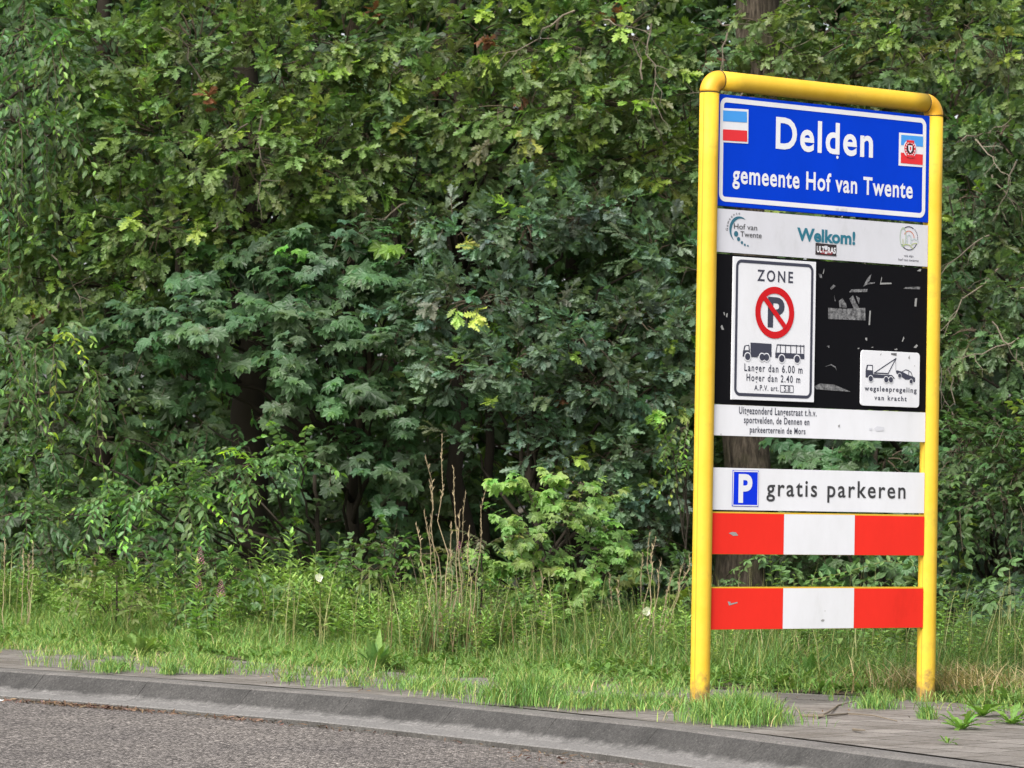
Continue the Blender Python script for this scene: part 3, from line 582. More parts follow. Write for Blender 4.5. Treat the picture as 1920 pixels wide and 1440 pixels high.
def tpl(acc):
    return (np.concatenate(acc.v), np.concatenate(acc.t), np.concatenate(acc.c), np.concatenate(acc.m))
def put(acc, lf, pos, d, nrm, size, col, mat=0):
    Rm = frames(d, nrm)[0]; acc.add(lf[0]@Rm.T*size+np.asarray(pos), lf[1], col, mat)
TW = (.10, .075, .05)
def jcol(c, s=.28, hue=.085):
    c = np.asarray(c, float)*(1+s*rng.standard_normal()*.8); return np.clip(c*(1+hue*rng.standard_normal(3)*np.array([1, .35, .8])), .004, 1)
def oak_spray(L=.28, n=8, size=.138, col=(1, 1, 1)):
    a = Acc(); p = curve_pts((0, 0, 0), (rng.normal(0, .03), L, rng.normal(.01, .03)), 4, .05); v, t = tube(p, np.linspace(.0035, .0018, 4), 3); a.add(v, t, TW, 1)
    for i in range(n):
        k = i/(n-1); s = .25+.75*k**.6; b = p[0]+(p[-1]-p[0])*s; ang = i*2.4+rng.normal(0, .3); out = rng.uniform(.35, 1.15) if k < .95 else .15
        d = np.array([math.cos(ang)*math.sin(out), math.cos(out), math.sin(ang)*math.sin(out)*.7-.22]); nr_ = np.array([-.2*math.cos(ang), -.15, 1])+rng.normal(0, .38, 3)
        put(a, OAK[rng.integers(3)], b, d, nr_, size*rng.uniform(.7, 1.2), jcol(col))
    return tpl(a)
def maple_spray(L=.42, size=.155, col=(1, 1, 1), pairs=4):
    a = Acc(); p = curve_pts((0, 0, 0), (rng.normal(0, .04), L, .02), 5, .08); v, t = tube(p, np.linspace(.0045, .002, 5), 3); a.add(v, t, TW, 1)
    for i in range(pairs):
        k = (i+.6)/pairs; b = p[0]+(p[-1]-p[0])*k
        for s in (1, -1):
            pl = size*rng.uniform(.4, .7)*(1.1-.4*k); yaw = rng.uniform(.5, 1.2) if i < pairs-1 else .45; up = rng.uniform(-.05, .5) if i % 2 == 0 else rng.uniform(.2, .8)
            d = unit(np.array([s*math.sin(yaw), math.cos(yaw), up])); e = b+d*pl; q = curve_pts(b, e, 3, .05); v, t = tube(q, .0014, 3); a.add(v, t, (.20, .07, .05), 1)
            ld = unit(np.array([d[0]*.8, d[1]*.6+.25, -.35-rng.uniform(.15, .9)])); put(a, MAPLE[rng.integers(3)], e, ld, np.array([d[0]*.25, 1.0, .75])+rng.normal(0, .26, 3), size*rng.uniform(.7, 1.2)*(1.05-.25*k), jcol(col, .18))
    put(a, MAPLE[1], p[-1]+[0, .03, .02], (0, .8, -.3), (0, .4, 1), size*.6, jcol(np.array(col)*[1.4, 1.3, .9]))
    return tpl(a)
def elm_spray(L=.55, size=.07, col=(1, 1, 1), droop=.35, tip=True):
    a = Acc(); n = 9; s = np.linspace(0, 1, n); p = np.stack([rng.normal(0, .04)*s, L*(s-.12*s*s), -droop*L*s**2.2+.03*s], 1); v, t = tube(p, np.linspace(.004, .0013, n), 3); a.add(v, t, TW, 1)
    m = int(L/(size*.42))
    for i in range(m):
        k = (i+.7)/m; b = np.array([np.interp(k, s, p[:, j]) for j in range(3)]); tg_ = unit(np.array([np.interp(min(1, k+.06), s, p[:, j]) for j in range(3)])-b+1e-5); sd = 1 if i % 2 else -1
        d = tg_*.75+np.array([sd*.85, 0, -.32])+rng.normal(0, .16, 3); c = jcol(col, .16)
        if tip and k > .84: c = c*np.array([1.75, 1.75, .9])
        put(a, OVAL[rng.integers(3)], b, d, np.array([sd*.2, -.1, 1])+rng.normal(0, .28, 3), size*rng.uniform(.8, 1.15)*(1-.35*k**3), c)
    return tpl(a)
def bramble_spray(L=.42, size=.075, col=(1, 1, 1)):
    a = Acc(); p = curve_pts((0, 0, 0), (0, L, -.05), 5, .14); v, t = tube(p, np.linspace(.004, .002, 5), 3); a.add(v, t, (.13, .09, .05), 1)
    for i in range(7):
        k = (i+.5)/7; b = np.array([np.interp(k, np.linspace(0, 1, 5), p[:, j]) for j in range(3)]); sd = 1 if i % 2 else -1; d = unit(np.array([sd*.9, .5, .25])); e = b+d*.05
        v, t = tube([b, e], .0013, 3); a.add(v, t, (.12, .1, .05), 1); c = jcol(col, .2)
        for q in (-.95, 0, .95):
            dd = np.array([d[0]*math.cos(q)-d[1]*math.sin(q), d[0]*math.sin(q)+d[1]*math.cos(q), -.25]); put(a, OVAL[rng.integers(3)], e, dd, np.array([0, -.25, 1])+rng.normal(0, .25, 3), size*(1.1 if q == 0 else .9)*rng.uniform(.85, 1.1), c)
    return tpl(a)
def far_spray(size=.15, n=9, rad=.28, leaf=FAR):
    a = Acc()
    for i in range(n):
        d = rng.normal(0, 1, 3)+[0, .3, -.3]; put(a, leaf[rng.integers(len(leaf))], rng.normal(0, rad*.5, 3), d, np.array([0, -.3, 1])+rng.normal(0, .5, 3), size*rng.uniform(.7, 1.2), jcol((1, 1, 1), .2))
    return tpl(a)
SPR = {'oak': [oak_spray() for _ in range(5)], 'maple': [maple_spray() for _ in range(5)], 'elm': [elm_spray(rng.uniform(.4, .65), .092) for _ in range(5)],
       'hang': [elm_spray(rng.uniform(.45, .7), .10, droop=.95) for _ in range(4)], 'smalloak': [oak_spray(.24, 10, .112) for _ in range(5)], 'bramble': [bramble_spray() for _ in range(4)], 'far': [far_spray() for _ in range(4)], 'faroval': [far_spray(.10, 14, .3, OVAL) for _ in range(3)]}

PXM = lambda Y: FPX/Y
def lump_samples(c, r, n, front=.75):
    q = unit(rng.standard_normal((n, 3))); fl = (q[:, 1] > .15) & (rng.random(n) < front); q[fl, 1] *= -1
    rad = rng.random(n)**.28*(1+.10*np.sin(q[:, 0]*5+q[:, 2]*4)); return np.asarray(c)+q*np.asarray(r)*rad[:, None], q
def bare_twigs(acc, lumps, per):
    for lp in lumps:
        c = at(lp[0], lp[1], lp[2])
        for _ in range(rng.poisson(per)):
            s = PXM(lp[2]); q = c+np.array([rng.normal(0, lp[3]/s*.6), -lp[5]*rng.uniform(.5, .95), rng.normal(0, lp[4]/s*.6)]); d = unit(np.array([rng.normal(0, .8), rng.normal(0, .4), rng.normal(-.3, .6)])); L = rng.uniform(.3, .9); pth = curve_pts(q, q+d*L, 8, rng.normal(.02, .06), .03); cc = np.array([.15, .125, .095])*rng.uniform(.5, 1.3)
            v, t = tube(pth, np.linspace(.0075, .002, 8), 4); acc.add(v, t, cc, 2)
            for k in (2, 4, 5, 6):
                e = unit(d+rng.normal(0, .7, 3)); v, t = tube(curve_pts(pth[k], pth[k]+e*L*rng.uniform(.15, .4), 4, .03, .04), np.linspace(.0035, .0014, 4), 3); acc.add(v, t, cc, 2)
def fill(acc, kind, lumps, dens, col, colvar=.18, young=0.0, youngcol=(2.6, 2.2, .8), scale=1.0, yaw=.5, lift=0.0, brown=0.0, twigs=.40, fwd=(0, -.55, -.05)):
    """lumps: (px, py, Y, rx, rz in photo px, ry metres[, factor]) -> sprays of `kind` over each lump"""
    V = SPR[kind]; col = np.asarray(col)
    for lp in lumps:
        px, py, Y, rx, rz, ry = lp[:6]; k = lp[6] if len(lp) > 6 else 1.0; s = PXM(Y); c = at(px, py, Y); r = np.array([rx/s, ry, rz/s])
        n = max(4, int(dens*k*math.pi*r[0]*r[2])); P, q = lump_samples(c, r, n)
        keep = P[:, 2] > .25; P = P[keep]; q = q[keep]; n = len(P)
        f = unit(q*.9+np.array(fwd)+np.array([0, 0, lift])+rng.normal(0, yaw*.6, (n, 3))); f[:, 2] = np.clip(f[:, 2], -.75, .5)
        up = np.tile([0, 0, 1.], (n, 1))+rng.normal(0, .22, (n, 3)); Rm = frames(f, up); S_ = scale*rng.uniform(.75, 1.2, n); lc = 1+rng.normal(0, colvar*.5)
        cm = col*(1+rng.normal(0, colvar, (n, 1)))*lc*(1+rng.normal(0, .08, (n, 3))); y = rng.random(n) < young; cm[y] = cm[y]*np.array(youngcol)
        bw = rng.random(n) < brown; cm[bw] = np.array([.20, .085, .045])*(1+rng.normal(0, .2, (bw.sum(), 1)))
        cm = np.clip(cm, .004, .8); which = rng.integers(len(V), size=n)
        for j in range(len(V)):
            m = which == j; acc.inst(V[j], Rm[m], P[m]-f[m]*.15, S_[m], cm[m])
        for i in np.nonzero(rng.random(n) < twigs)[0]:
            st = c+(P[i]-c)*rng.uniform(.1, .5); v, t = tube(curve_pts(st, P[i]-f[i]*.14, 4, .06, .04), np.linspace(.008, .0035, 4), 4); acc.add(v, t, TW, 1)
def tree(name, label, base, top, r0_, r1_, parts, cat='tree', group=None, limbs=True, barkm=None):
    barkm = M_BARK if 'thick brown' in label else M_SHADEBARK
    """base/top of the trunk in world metres; parts: list of fill() keyword dicts -> ONE crown; limbs run from the trunk to the lumps"""
    base = np.asarray(base, float); top = np.asarray(top, float); root = empty(name, base); tag(root, label, cat, group)
    a = Acc(); n = 14; p = curve_pts(base-[0, 0, .2], top, n, 0, .006); s = np.linspace(0, 1, n); rad = r0_+(r1_-r0_)*s; rad[:3] *= [1.35, 1.12, 1.03]
    v, t = tube(p, rad, 14, .035); a.add(v, t)
    cr_ = Acc()
    for kw in parts:
        fill(cr_, **kw)
        if kw['kind'] == 'oak' and kw['dens'] > 55: bare_twigs(cr_, [l for l in kw['lumps'] if l[1] > -50], 1.1)
        if limbs:
            for lp in kw['lumps']:
                c = at(lp[0], lp[1], lp[2]); k = np.clip((c[2]-.9-base[2])/(top[2]-base[2]), .15, .97); st = base+(top-base)*k
                L = np.linalg.norm(c-st); rr = min(.05, .012+.010*L, (r0_+(r1_-r0_)*k)*.6); q = curve_pts(st, c, 8, .05, .025); v, t = tube(q, np.linspace(rr, .006, 8), 6); a.add(v, t)
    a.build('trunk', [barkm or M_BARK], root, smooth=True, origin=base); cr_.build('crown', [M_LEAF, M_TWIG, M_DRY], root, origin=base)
    return root
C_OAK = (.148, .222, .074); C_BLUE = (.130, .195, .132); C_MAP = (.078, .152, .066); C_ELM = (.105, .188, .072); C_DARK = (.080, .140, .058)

tree('oak_tree', 'spreading oak with yellowish leaves filling the upper left of the wood edge', at(470, 1190, 32.6), at(455, -250, 32.6), .17, .08, [
    dict(kind='oak', lumps=[(215, 110, 31.5, 130, 110, .7), (370, 90, 31.3, 130, 120, .8), (520, 120, 31.4, 140, 120, .8), (650, 90, 31.6, 110, 120, .7), (180, 290, 31.8, 110, 110, .6), (300, 250, 31.2, 130, 110, .8), (450, 280, 31.0, 140, 110, .8), (590, 300, 31.2, 130, 120, .8), (690, 260, 31.6, 90, 120, .6), (120, 440, 31.6, 120, 90, .6), (300, 420, 31.2, 130, 90, .7), (440, 430, 31.4, 110, 70, .6), (210, 530, 31.5, 130, 60, .6), (560, 440, 31.6, 80, 60, .6), (60, 520, 31.6, 80, 80, .6)], dens=72, col=C_OAK, young=.13, youngcol=(1.6, 1.55, 1.0), brown=.005),
    dict(kind='oak', lumps=[(250, -120, 32, 300, 120, 1.2, .22), (600, -130, 32, 260, 120, 1.2, .22), (420, -380, 32.5, 420, 200, 1.8, .10)], dens=70, col=C_OAK, scale=1.3)])
tree('oak_tree', 'leafy oak with fresh lobed leaves reaching over the middle of the wood edge', at(880, 1190, 33.2), at(850, -250, 33.2), .08, .05, [
    dict(kind='oak', lumps=[(780, 90, 31.6, 110, 110, .7), (900, 60, 31.0, 120, 90, .8), (1030, 90, 30.8, 120, 100, .8), (1160, 60, 30.9, 120, 90, .8), (860, 200, 31.2, 120, 90, .7), (990, 210, 30.6, 120, 90, .8), (1110, 190, 30.6, 120, 90, .7), (1230, 160, 31.0, 100, 110, .7), (780, 330, 31.6, 90, 90, .6, .8), (900, 300, 31.4, 90, 60, .6), (1060, 300, 30.9, 120, 60, .6), (1200, 290, 30.9, 110, 80, .6), (740, 430, 31.6, 70, 60, .5, .8)], dens=66, col=(.138, .205, .074), young=.20, youngcol=(1.7, 1.65, .95), brown=.007),
    dict(kind='oak', lumps=[(900, -130, 31.6, 300, 110, 1.2, .22), (1050, -360, 32.4, 420, 200, 1.8, .10)], dens=70, col=C_OAK, scale=1.3)])
tree('oak_tree', 'big old oak with a thick brown trunk standing behind the yellow sign', at(1386, 1212, 31.2), at(1450, -330, 31.2), .205, .17, [
    dict(kind='oak', lumps=[(1330, 70, 30.9, 70, 90, .5, .55), (1420, 40, 30.3, 90, 60, .3, .7), (1450, 110, 30.2, 70, 40, .25, .9), (1400, 150, 30.2, 60, 40, .25, .8), (1560, 50, 30.8, 110, 90, .7), (1680, 80, 30.6, 110, 100, .7), (1800, 60, 30.6, 110, 90, .7), (1890, 130, 30.7, 90, 110, .7), (1560, 190, 31.0, 110, 70, .6), (1480, 150, 30.5, 60, 60, .3, .5), (1290, 250, 31.0, 60, 110, .5), (1450, 300, 30.6, 160, 120, .6, .5), (1620, 330, 31.0, 160, 140, .7, .6), (1500, 560, 31.4, 200, 150, .7, .5), (1680, 600, 31.4, 140, 150, .7, .5)], dens=64, col=(.132, .190, .07), young=.14, youngcol=(1.6, 1.55, 1.0), brown=.004),
    dict(kind='oak', lumps=[(1550, -130, 31, 330, 120, 1.3, .22), (1650, -380, 31.6, 420, 200, 1.8, .10)], dens=70, col=C_OAK, scale=1.3)])
tree('young_oak', 'small oak with dull blue green leaves left of the yellow sign', at(1010, 1195, 30.4), at(990, 330, 30.6), .05, .02, [
    dict(kind='smalloak', lumps=[(860, 430, 30.4, 90, 60, .5), (980, 420, 30.1, 110, 70, .6), (1090, 400, 30.3, 110, 60, .5), (1230, 470, 30.5, 70, 70, .4, .8), (800, 590, 30.5, 70, 70, .4), (900, 560, 30.2, 100, 80, .6), (1000, 590, 30.0, 110, 60, .5), (860, 690, 30.3, 100, 60, .5), (970, 680, 29.8, 120, 70, .6), (1080, 640, 29.7, 110, 60, .6), (1190, 600, 29.9, 90, 60, .5), (1270, 620, 30.0, 60, 90, .5), (1120, 720, 29.8, 110, 60, .6), (1230, 720, 30.0, 90, 70, .5), (1000, 760, 29.9, 90, 50, .5, .8)], dens=105, col=C_BLUE, colvar=.14, young=.035, youngcol=(2.5, 2.35, .8), brown=.006, fwd=(0, -.5, .12)),
    dict(kind='smalloak', lumps=[(1050, 840, 30.0, 80, 60, .4, .8), (1160, 840, 29.9, 90, 60, .5), (1250, 900, 29.9, 70, 90, .4), (1130, 930, 29.9, 90, 70, .4), (1230, 1010, 30, 80, 70, .4, .8), (880, 830, 30.4, 70, 45, .3, .4)], dens=95, col=C_BLUE, colvar=.14, young=.05, youngcol=(2.5, 2.35, .8), fwd=(0, -.5, .12))])
tree('sycamore_tree', 'dark green sycamore with big hanging five lobed leaves in the middle left', at(668, 1195, 31.6), at(650, 380, 31.8), .065, .03, [
    dict(kind='maple', lumps=[(340, 610, 31.0, 120, 40, .6), (450, 630, 30.8, 100, 50, .6), (250, 640, 31.2, 90, 40, .5), (560, 560, 30.9, 90, 60, .6), (650, 500, 30.9, 100, 70, .6), (740, 560, 31.0, 80, 70, .5), (600, 650, 30.7, 100, 60, .6), (720, 670, 30.7, 90, 60, .6), (580, 740, 30.8, 90, 50, .5), (700, 780, 30.8, 100, 50, .5), (800, 760, 31.0, 60, 70, .4, .7), (520, 480, 31.1, 90, 50, .5), (420, 520, 31.2, 80, 50, .5), (640, 880, 31, 90, 60, .4, .5), (560, 960, 30.8, 60, 70, .4, .7), (750, 900, 31.0, 70, 80, .4, .5), (330, 690, 31.3, 110, 40, .4, .5)], dens=66, col=C_MAP, colvar=.15, young=.012, youngcol=(1.9, 1.85, .85), fwd=(0, -.75, .1))])
tree('elm_tree', 'elm with drooping twigs of small oval leaves hanging at the left edge', at(-110, 1190, 32.4), at(-70, -200, 32.4), .14, .07, [
    dict(kind='hang', lumps=[(40, 60, 31.2, 90, 90, .6), (110, 120, 31.2, 70, 90, .5), (40, 230, 31.0, 80, 110, .6), (110, 240, 30.9, 50, 60, .4, .7), (20, 380, 31.2, 60, 60, .5), (40, 640, 30.8, 90, 50, .5), (20, 740, 30.8, 70, 80, .5), (100, 650, 30.6, 50, 70, .3), (190, 700, 30.8, 30, 60, .3, 1.3), (-60, 400, 31.2, 120, 300, .9, .5)], dens=50, col=C_ELM, colvar=.16, young=.02),
    dict(kind='elm', lumps=[(-20, -150, 32, 260, 160, 1.3, .4), (0, -400, 32.4, 320, 200, 1.6, .2)], dens=60, col=C_ELM, scale=1.3)])
tree('elm_sapling', 'low elm shrub with an arching branch of small leaves above the grass at left', at(610, 1200, 30.6), at(590, 890, 30.5), .03, .015, [
    dict(kind='elm', lumps=[(560, 860, 30.2, 60, 30, .3), (480, 870, 29.9, 80, 35, .3), (400, 890, 29.7, 70, 35, .3), (330, 930, 29.5, 70, 40, .3), (260, 930, 29.6, 80, 30, .3), (190, 940, 29.5, 70, 25, .3), (130, 965, 29.4, 50, 22, .25), (300, 990, 29.6, 50, 35, .25), (360, 980, 29.6, 50, 45, .25), (450, 900, 29.7, 40, 40, .2)], dens=95, col=(.125, .225, .085), colvar=.14, young=.02, fwd=(-.35, -.55, .08)),
    dict(kind='elm', lumps=[(60, 860, 30.8, 110, 90, .5, .7), (230, 820, 31.4, 120, 90, .5, .3), (390, 800, 31.6, 110, 70, .5, .25), (70, 960, 30.6, 100, 70, .4, .8), (400, 1030, 30.4, 120, 50, .4, .5), (220, 1040, 30.5, 120, 45, .4, .45), (80, 1030, 30.8, 90, 50, .4, .5), (500, 1000, 30.4, 70, 70, .3, .6)], dens=70, col=(.075, .14, .055), colvar=.14, young=.03)], cat='shrub')
tree('oak_tree', 'oak with bare crooked twigs and lobed leaves right of the yellow sign', at(2010, 1180, 31.2), at(1990, -120, 31.2), .13, .06, [
    dict(kind='oak', lumps=[(1790, 250, 30.4, 60, 60, .5), (1870, 260, 30.1, 80, 70, .5), (1820, 360, 30.2, 80, 60, .5), (1900, 380, 30.0, 70, 80, .5), (1850, 470, 30.1, 80, 60, .5), (1800, 540, 30.2, 60, 60, .5), (1890, 540, 29.9, 70, 60, .5), (1840, 620, 30.0, 80, 50, .5), (1910, 640, 29.9, 60, 60, .5), (1800, 690, 30.3, 60, 50, .4, .8), (2020, 300, 30.4, 100, 260, .8, .6)], dens=75, col=(.098, .160, .068), young=.05, scale=.9)])
tree('bramble_bush', 'dense bramble bush right of the sign with compound leaves and faded flower heads', at(1860, 1200, 29.9), at(1865, 760, 29.9), .03, .012, [
    dict(kind='bramble', lumps=[(1800, 850, 29.6, 60, 60, .4), (1870, 830, 29.5, 80, 60, .5), (1930, 860, 29.4, 60, 80, .4), (1830, 930, 29.4, 70, 60, .4), (1900, 960, 29.2, 60, 70, .4), (1790, 990, 29.7, 50, 60, .3), (1980, 950, 29.4, 60, 160, .5, .7)], dens=95, col=(.092, .165, .064), colvar=.16, young=.06, youngcol=(2.4, 2.1, .9)),
    dict(kind='maple', lumps=[(1790, 1080, 29.9, 50, 70, .3), (1860, 1070, 29.8, 60, 60, .3), (1920, 1110, 29.6, 50, 60, .3), (1780, 900, 30.1, 40, 60, .2)], dens=50, col=(.07, .125, .07), colvar=.14)], cat='shrub')
tree('sycamore_bush', 'dark sycamore bush glimpsed through the gaps between the sign boards', at(1660, 1200, 31.0), at(1640, 780, 31.0), .035, .015, [
    dict(kind='maple', lumps=[(1560, 850, 30.8, 60, 60, .4), (1660, 860, 30.6, 80, 60, .4), (1690, 1060, 30.5, 60, 50, .3), (1570, 1060, 31.2, 90, 50, .4, .7), (1640, 960, 30.8, 110, 70, .4), (1520, 960, 31, 60, 70, .4)], dens=42, col=C_MAP, colvar=.15, young=.04)], cat='shrub')
# the darker trees behind the front row
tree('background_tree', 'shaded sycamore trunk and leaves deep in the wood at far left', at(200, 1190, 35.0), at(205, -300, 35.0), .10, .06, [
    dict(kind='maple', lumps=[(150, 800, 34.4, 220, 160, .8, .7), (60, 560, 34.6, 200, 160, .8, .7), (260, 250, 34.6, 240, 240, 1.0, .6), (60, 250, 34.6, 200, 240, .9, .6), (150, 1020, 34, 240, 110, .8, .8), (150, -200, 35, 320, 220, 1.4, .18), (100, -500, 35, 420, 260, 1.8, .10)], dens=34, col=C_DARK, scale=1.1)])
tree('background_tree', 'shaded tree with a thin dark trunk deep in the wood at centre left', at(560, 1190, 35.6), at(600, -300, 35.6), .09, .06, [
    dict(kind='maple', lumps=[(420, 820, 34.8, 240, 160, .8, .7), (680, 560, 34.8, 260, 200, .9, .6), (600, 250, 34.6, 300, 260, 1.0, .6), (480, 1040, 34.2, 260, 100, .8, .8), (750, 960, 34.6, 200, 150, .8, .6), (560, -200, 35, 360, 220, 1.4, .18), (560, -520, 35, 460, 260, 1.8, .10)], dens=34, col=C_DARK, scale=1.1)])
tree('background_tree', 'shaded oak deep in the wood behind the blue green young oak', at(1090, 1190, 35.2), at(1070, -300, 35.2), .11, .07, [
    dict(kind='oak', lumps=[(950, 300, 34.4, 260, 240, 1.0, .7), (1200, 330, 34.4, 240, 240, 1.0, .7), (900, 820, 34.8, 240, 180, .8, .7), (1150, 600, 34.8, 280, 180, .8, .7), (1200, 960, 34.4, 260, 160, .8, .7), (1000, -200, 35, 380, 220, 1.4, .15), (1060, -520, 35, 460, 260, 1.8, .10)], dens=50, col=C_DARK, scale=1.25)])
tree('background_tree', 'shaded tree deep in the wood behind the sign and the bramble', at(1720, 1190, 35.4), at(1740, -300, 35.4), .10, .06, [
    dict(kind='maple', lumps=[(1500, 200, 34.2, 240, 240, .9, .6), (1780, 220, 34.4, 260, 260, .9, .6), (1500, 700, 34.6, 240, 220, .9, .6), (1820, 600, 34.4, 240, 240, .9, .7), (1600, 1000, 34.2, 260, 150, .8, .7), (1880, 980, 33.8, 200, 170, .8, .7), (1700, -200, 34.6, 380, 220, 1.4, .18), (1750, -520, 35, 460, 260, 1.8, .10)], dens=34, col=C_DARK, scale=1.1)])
for i, (px, Y, w, lab) in enumerate(((745, 33.6, .055, 'thin dark bare trunk rising in the shade behind the sycamore leaves'), (905, 34.0, .05, 'slender shaded trunk in the dark gap left of the young oak'), (330, 34.3, .045, 'thin shaded stem in the gloom behind the arching elm shrub'))):
    b = at(px, 1195, Y); root = empty('tree_stem', b); tag(root, lab, 'tree'); a = Acc(); v, t = tube(curve_pts(b-[0, 0, .2], at(px+rng.uniform(-30, 30), 60, Y), 10, 0, .006), np.linspace(w, w*.6, 10), 8); a.add(v, t); a.build('trunk', [M_SHADEBARK], root, smooth=True, origin=b)
    cr_ = Acc(); fill(cr_, 'far', [(px, 180, Y, 130, 130, .8), (px+30, 380, Y, 110, 110, .6, .6)], 18, C_DARK, twigs=.1); cr_.build('crown', [M_LEAF, M_TWIG], root, origin=b)
# the wood beyond: one mass
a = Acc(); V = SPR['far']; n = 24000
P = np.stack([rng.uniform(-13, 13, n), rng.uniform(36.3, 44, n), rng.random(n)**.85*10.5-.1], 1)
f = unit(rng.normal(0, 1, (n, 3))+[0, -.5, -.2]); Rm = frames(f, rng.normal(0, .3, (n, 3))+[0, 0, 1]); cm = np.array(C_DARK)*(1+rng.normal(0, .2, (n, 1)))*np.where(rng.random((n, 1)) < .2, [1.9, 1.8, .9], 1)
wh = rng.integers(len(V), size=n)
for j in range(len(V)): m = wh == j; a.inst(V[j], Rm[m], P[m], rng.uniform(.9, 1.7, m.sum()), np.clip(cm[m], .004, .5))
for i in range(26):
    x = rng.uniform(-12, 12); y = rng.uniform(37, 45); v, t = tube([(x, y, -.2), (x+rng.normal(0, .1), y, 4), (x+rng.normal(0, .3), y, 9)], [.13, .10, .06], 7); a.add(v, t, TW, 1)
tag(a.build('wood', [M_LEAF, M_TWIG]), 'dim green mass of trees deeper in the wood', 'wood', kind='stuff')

# ------------------------------------------------------------------ grass verge
def blades(acc, P, H, W, lean, col, mat=0, up=None):
    """tapered curved blades: 7 vertices, 5 triangles each"""
    n = len(P); az_ = rng.uniform(0, 2*np.pi, n); d = np.stack([np.cos(az_), np.sin(az_), np.zeros(n)], 1); sd = np.stack([-d[:, 1], d[:, 0], np.zeros(n)], 1)
    tw = rng.uniform(-.8, .8, n)[:, None]; sd = unit(sd+d*tw); V = []
    for s, w in ((0, .8), (.4, 1.), (.75, .7), (1., 0)):
        c = P+np.array([0, 0, 1.])*(H*(s-.28*lean*s*s))[:, None]+d*(H*lean*s**1.9)[:, None]
        if w: V += [c-sd*(W*w/2)[:, None], c+sd*(W*w/2)[:, None]]
        else: V += [c]
    V = np.stack(V, 1).reshape(-1, 3); T0 = np.array([(0, 1, 3), (0, 3, 2), (2, 3, 5), (2, 5, 4), (4, 5, 6)]); T = (T0[None]+(np.arange(n)*7)[:, None, None]).reshape(-1, 3)
    acc.add(V, T, np.repeat(col, 7, 0), mat)
GREEN = np.array([.165, .31, .068]); DKG = np.array([.085, .18, .050]); STRAW = np.array([.36, .29, .16]); YG = np.array([.25, .32, .085])
def gcol(n, straw=.06, yl=.25):
    k = rng.random((n, 1)); c = DKG+(GREEN-DKG)*rng.random((n, 1)); c = np.where(k < straw, STRAW, np.where(k < straw+yl, YG, c)); return np.clip(c*(1+rng.normal(0, .15, (n, 1))), .01, .7)
nx = lambda x, y: .5+.28*np.sin(x*1.9+.7*y)+.22*np.sin(x*4.3-1.3*y+1.2)
def scatter(n, x0, x1, d0, d1, pw=1.0):
    x = rng.uniform(x0, x1, n); d = d0+(d1-d0)*rng.random(n)**pw; y = np.interp(x, PBW[:, 0], PBW[:, 1])+d; return x, y, d
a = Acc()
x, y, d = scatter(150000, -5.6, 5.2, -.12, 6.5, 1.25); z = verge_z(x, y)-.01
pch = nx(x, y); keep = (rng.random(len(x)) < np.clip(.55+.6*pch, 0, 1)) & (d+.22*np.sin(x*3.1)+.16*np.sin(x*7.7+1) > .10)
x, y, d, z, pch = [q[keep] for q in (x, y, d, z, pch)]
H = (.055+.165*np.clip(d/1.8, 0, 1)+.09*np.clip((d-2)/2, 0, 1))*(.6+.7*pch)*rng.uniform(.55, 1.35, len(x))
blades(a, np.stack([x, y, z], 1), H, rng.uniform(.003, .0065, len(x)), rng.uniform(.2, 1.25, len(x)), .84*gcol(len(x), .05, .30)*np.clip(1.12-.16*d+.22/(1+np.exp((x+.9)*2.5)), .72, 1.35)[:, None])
# thin fringe and seedlings growing over the paving
x, y, d = scatter(30000, -5.6, 5.2, -1.5, .1, .45); cl = np.sin(x*5.1+y*3)+np.sin(x*2.3-y*6+2)+.5*np.sin(x*13+y*9); k = (cl > .7) & (rng.random(len(x)) < np.where(x < 1.2, 1, .3)); x, y = x[k], y[k]
blades(a, np.stack([x, y, np.full(len(x), .012)], 1), rng.uniform(.03, .10, len(x)), rng.uniform(.004, .008, len(x)), rng.uniform(.3, 1.1, len(x)), gcol(len(x), .05, .3))
# little tufts rooted in the joints of the paving
for i in range(150):
    x0 = rng.uniform(-4.6, 1.3); y0 = np.interp(x0, PBW[:, 0], PBW[:, 1])-rng.random()**1.25*3.1
    kk = np.argmin(np.hypot(line[:, 0]-x0, line[:, 1]-y0))
    if (np.array([x0, y0])-line[kk])@nr[kk] > -.03: continue
    n = int(rng.uniform(15, 70)); s = rng.uniform(.02, .09); P = np.stack([x0+rng.normal(0, s, n), y0+rng.normal(0, s*1.5, n), np.full(n, .01)], 1); blades(a, P, rng.uniform(.4, 1.2, n)*rng.uniform(.05, .15), rng.uniform(.003, .0065, n), rng.uniform(.3, 1.4, n), gcol(n, .08, .3))
# taller seeding stems
x, y, d = scatter(900, -5.6, 5.2, .6, 5); n = len(x); blades(a, np.stack([x, y, verge_z(x, y)], 1), rng.uniform(.4, .75, n), np.full(n, .005), rng.uniform(.05, .5, n), np.clip(np.array([.22, .22, .09])*(1+rng.normal(0, .2, (n, 1))), .02, .7))
# dry tangle round the foot of the right-hand post
q0 = ground(1800, 1318); n = 1500; x = q0[0]+rng.normal(.0, .33, n); y = q0[1]+.25+rng.normal(0, .3, n); k = side_back(np.stack([x, y], 1)) > .06; x, y = x[k], y[k]; n = len(x)
blades(a, np.stack([x, y, np.full(n, .015)], 1), rng.uniform(.1, .32, n), rng.uniform(.004, .007, n), rng.uniform(.6, 1.6, n), np.clip(np.array([.30, .24, .13])*(1+rng.normal(0, .25, (n, 1))), .02, .7))
tag(a.build('grass', [M_GRASS]), 'rough green grass growing on the verge behind the kerb', 'grass', kind='stuff')

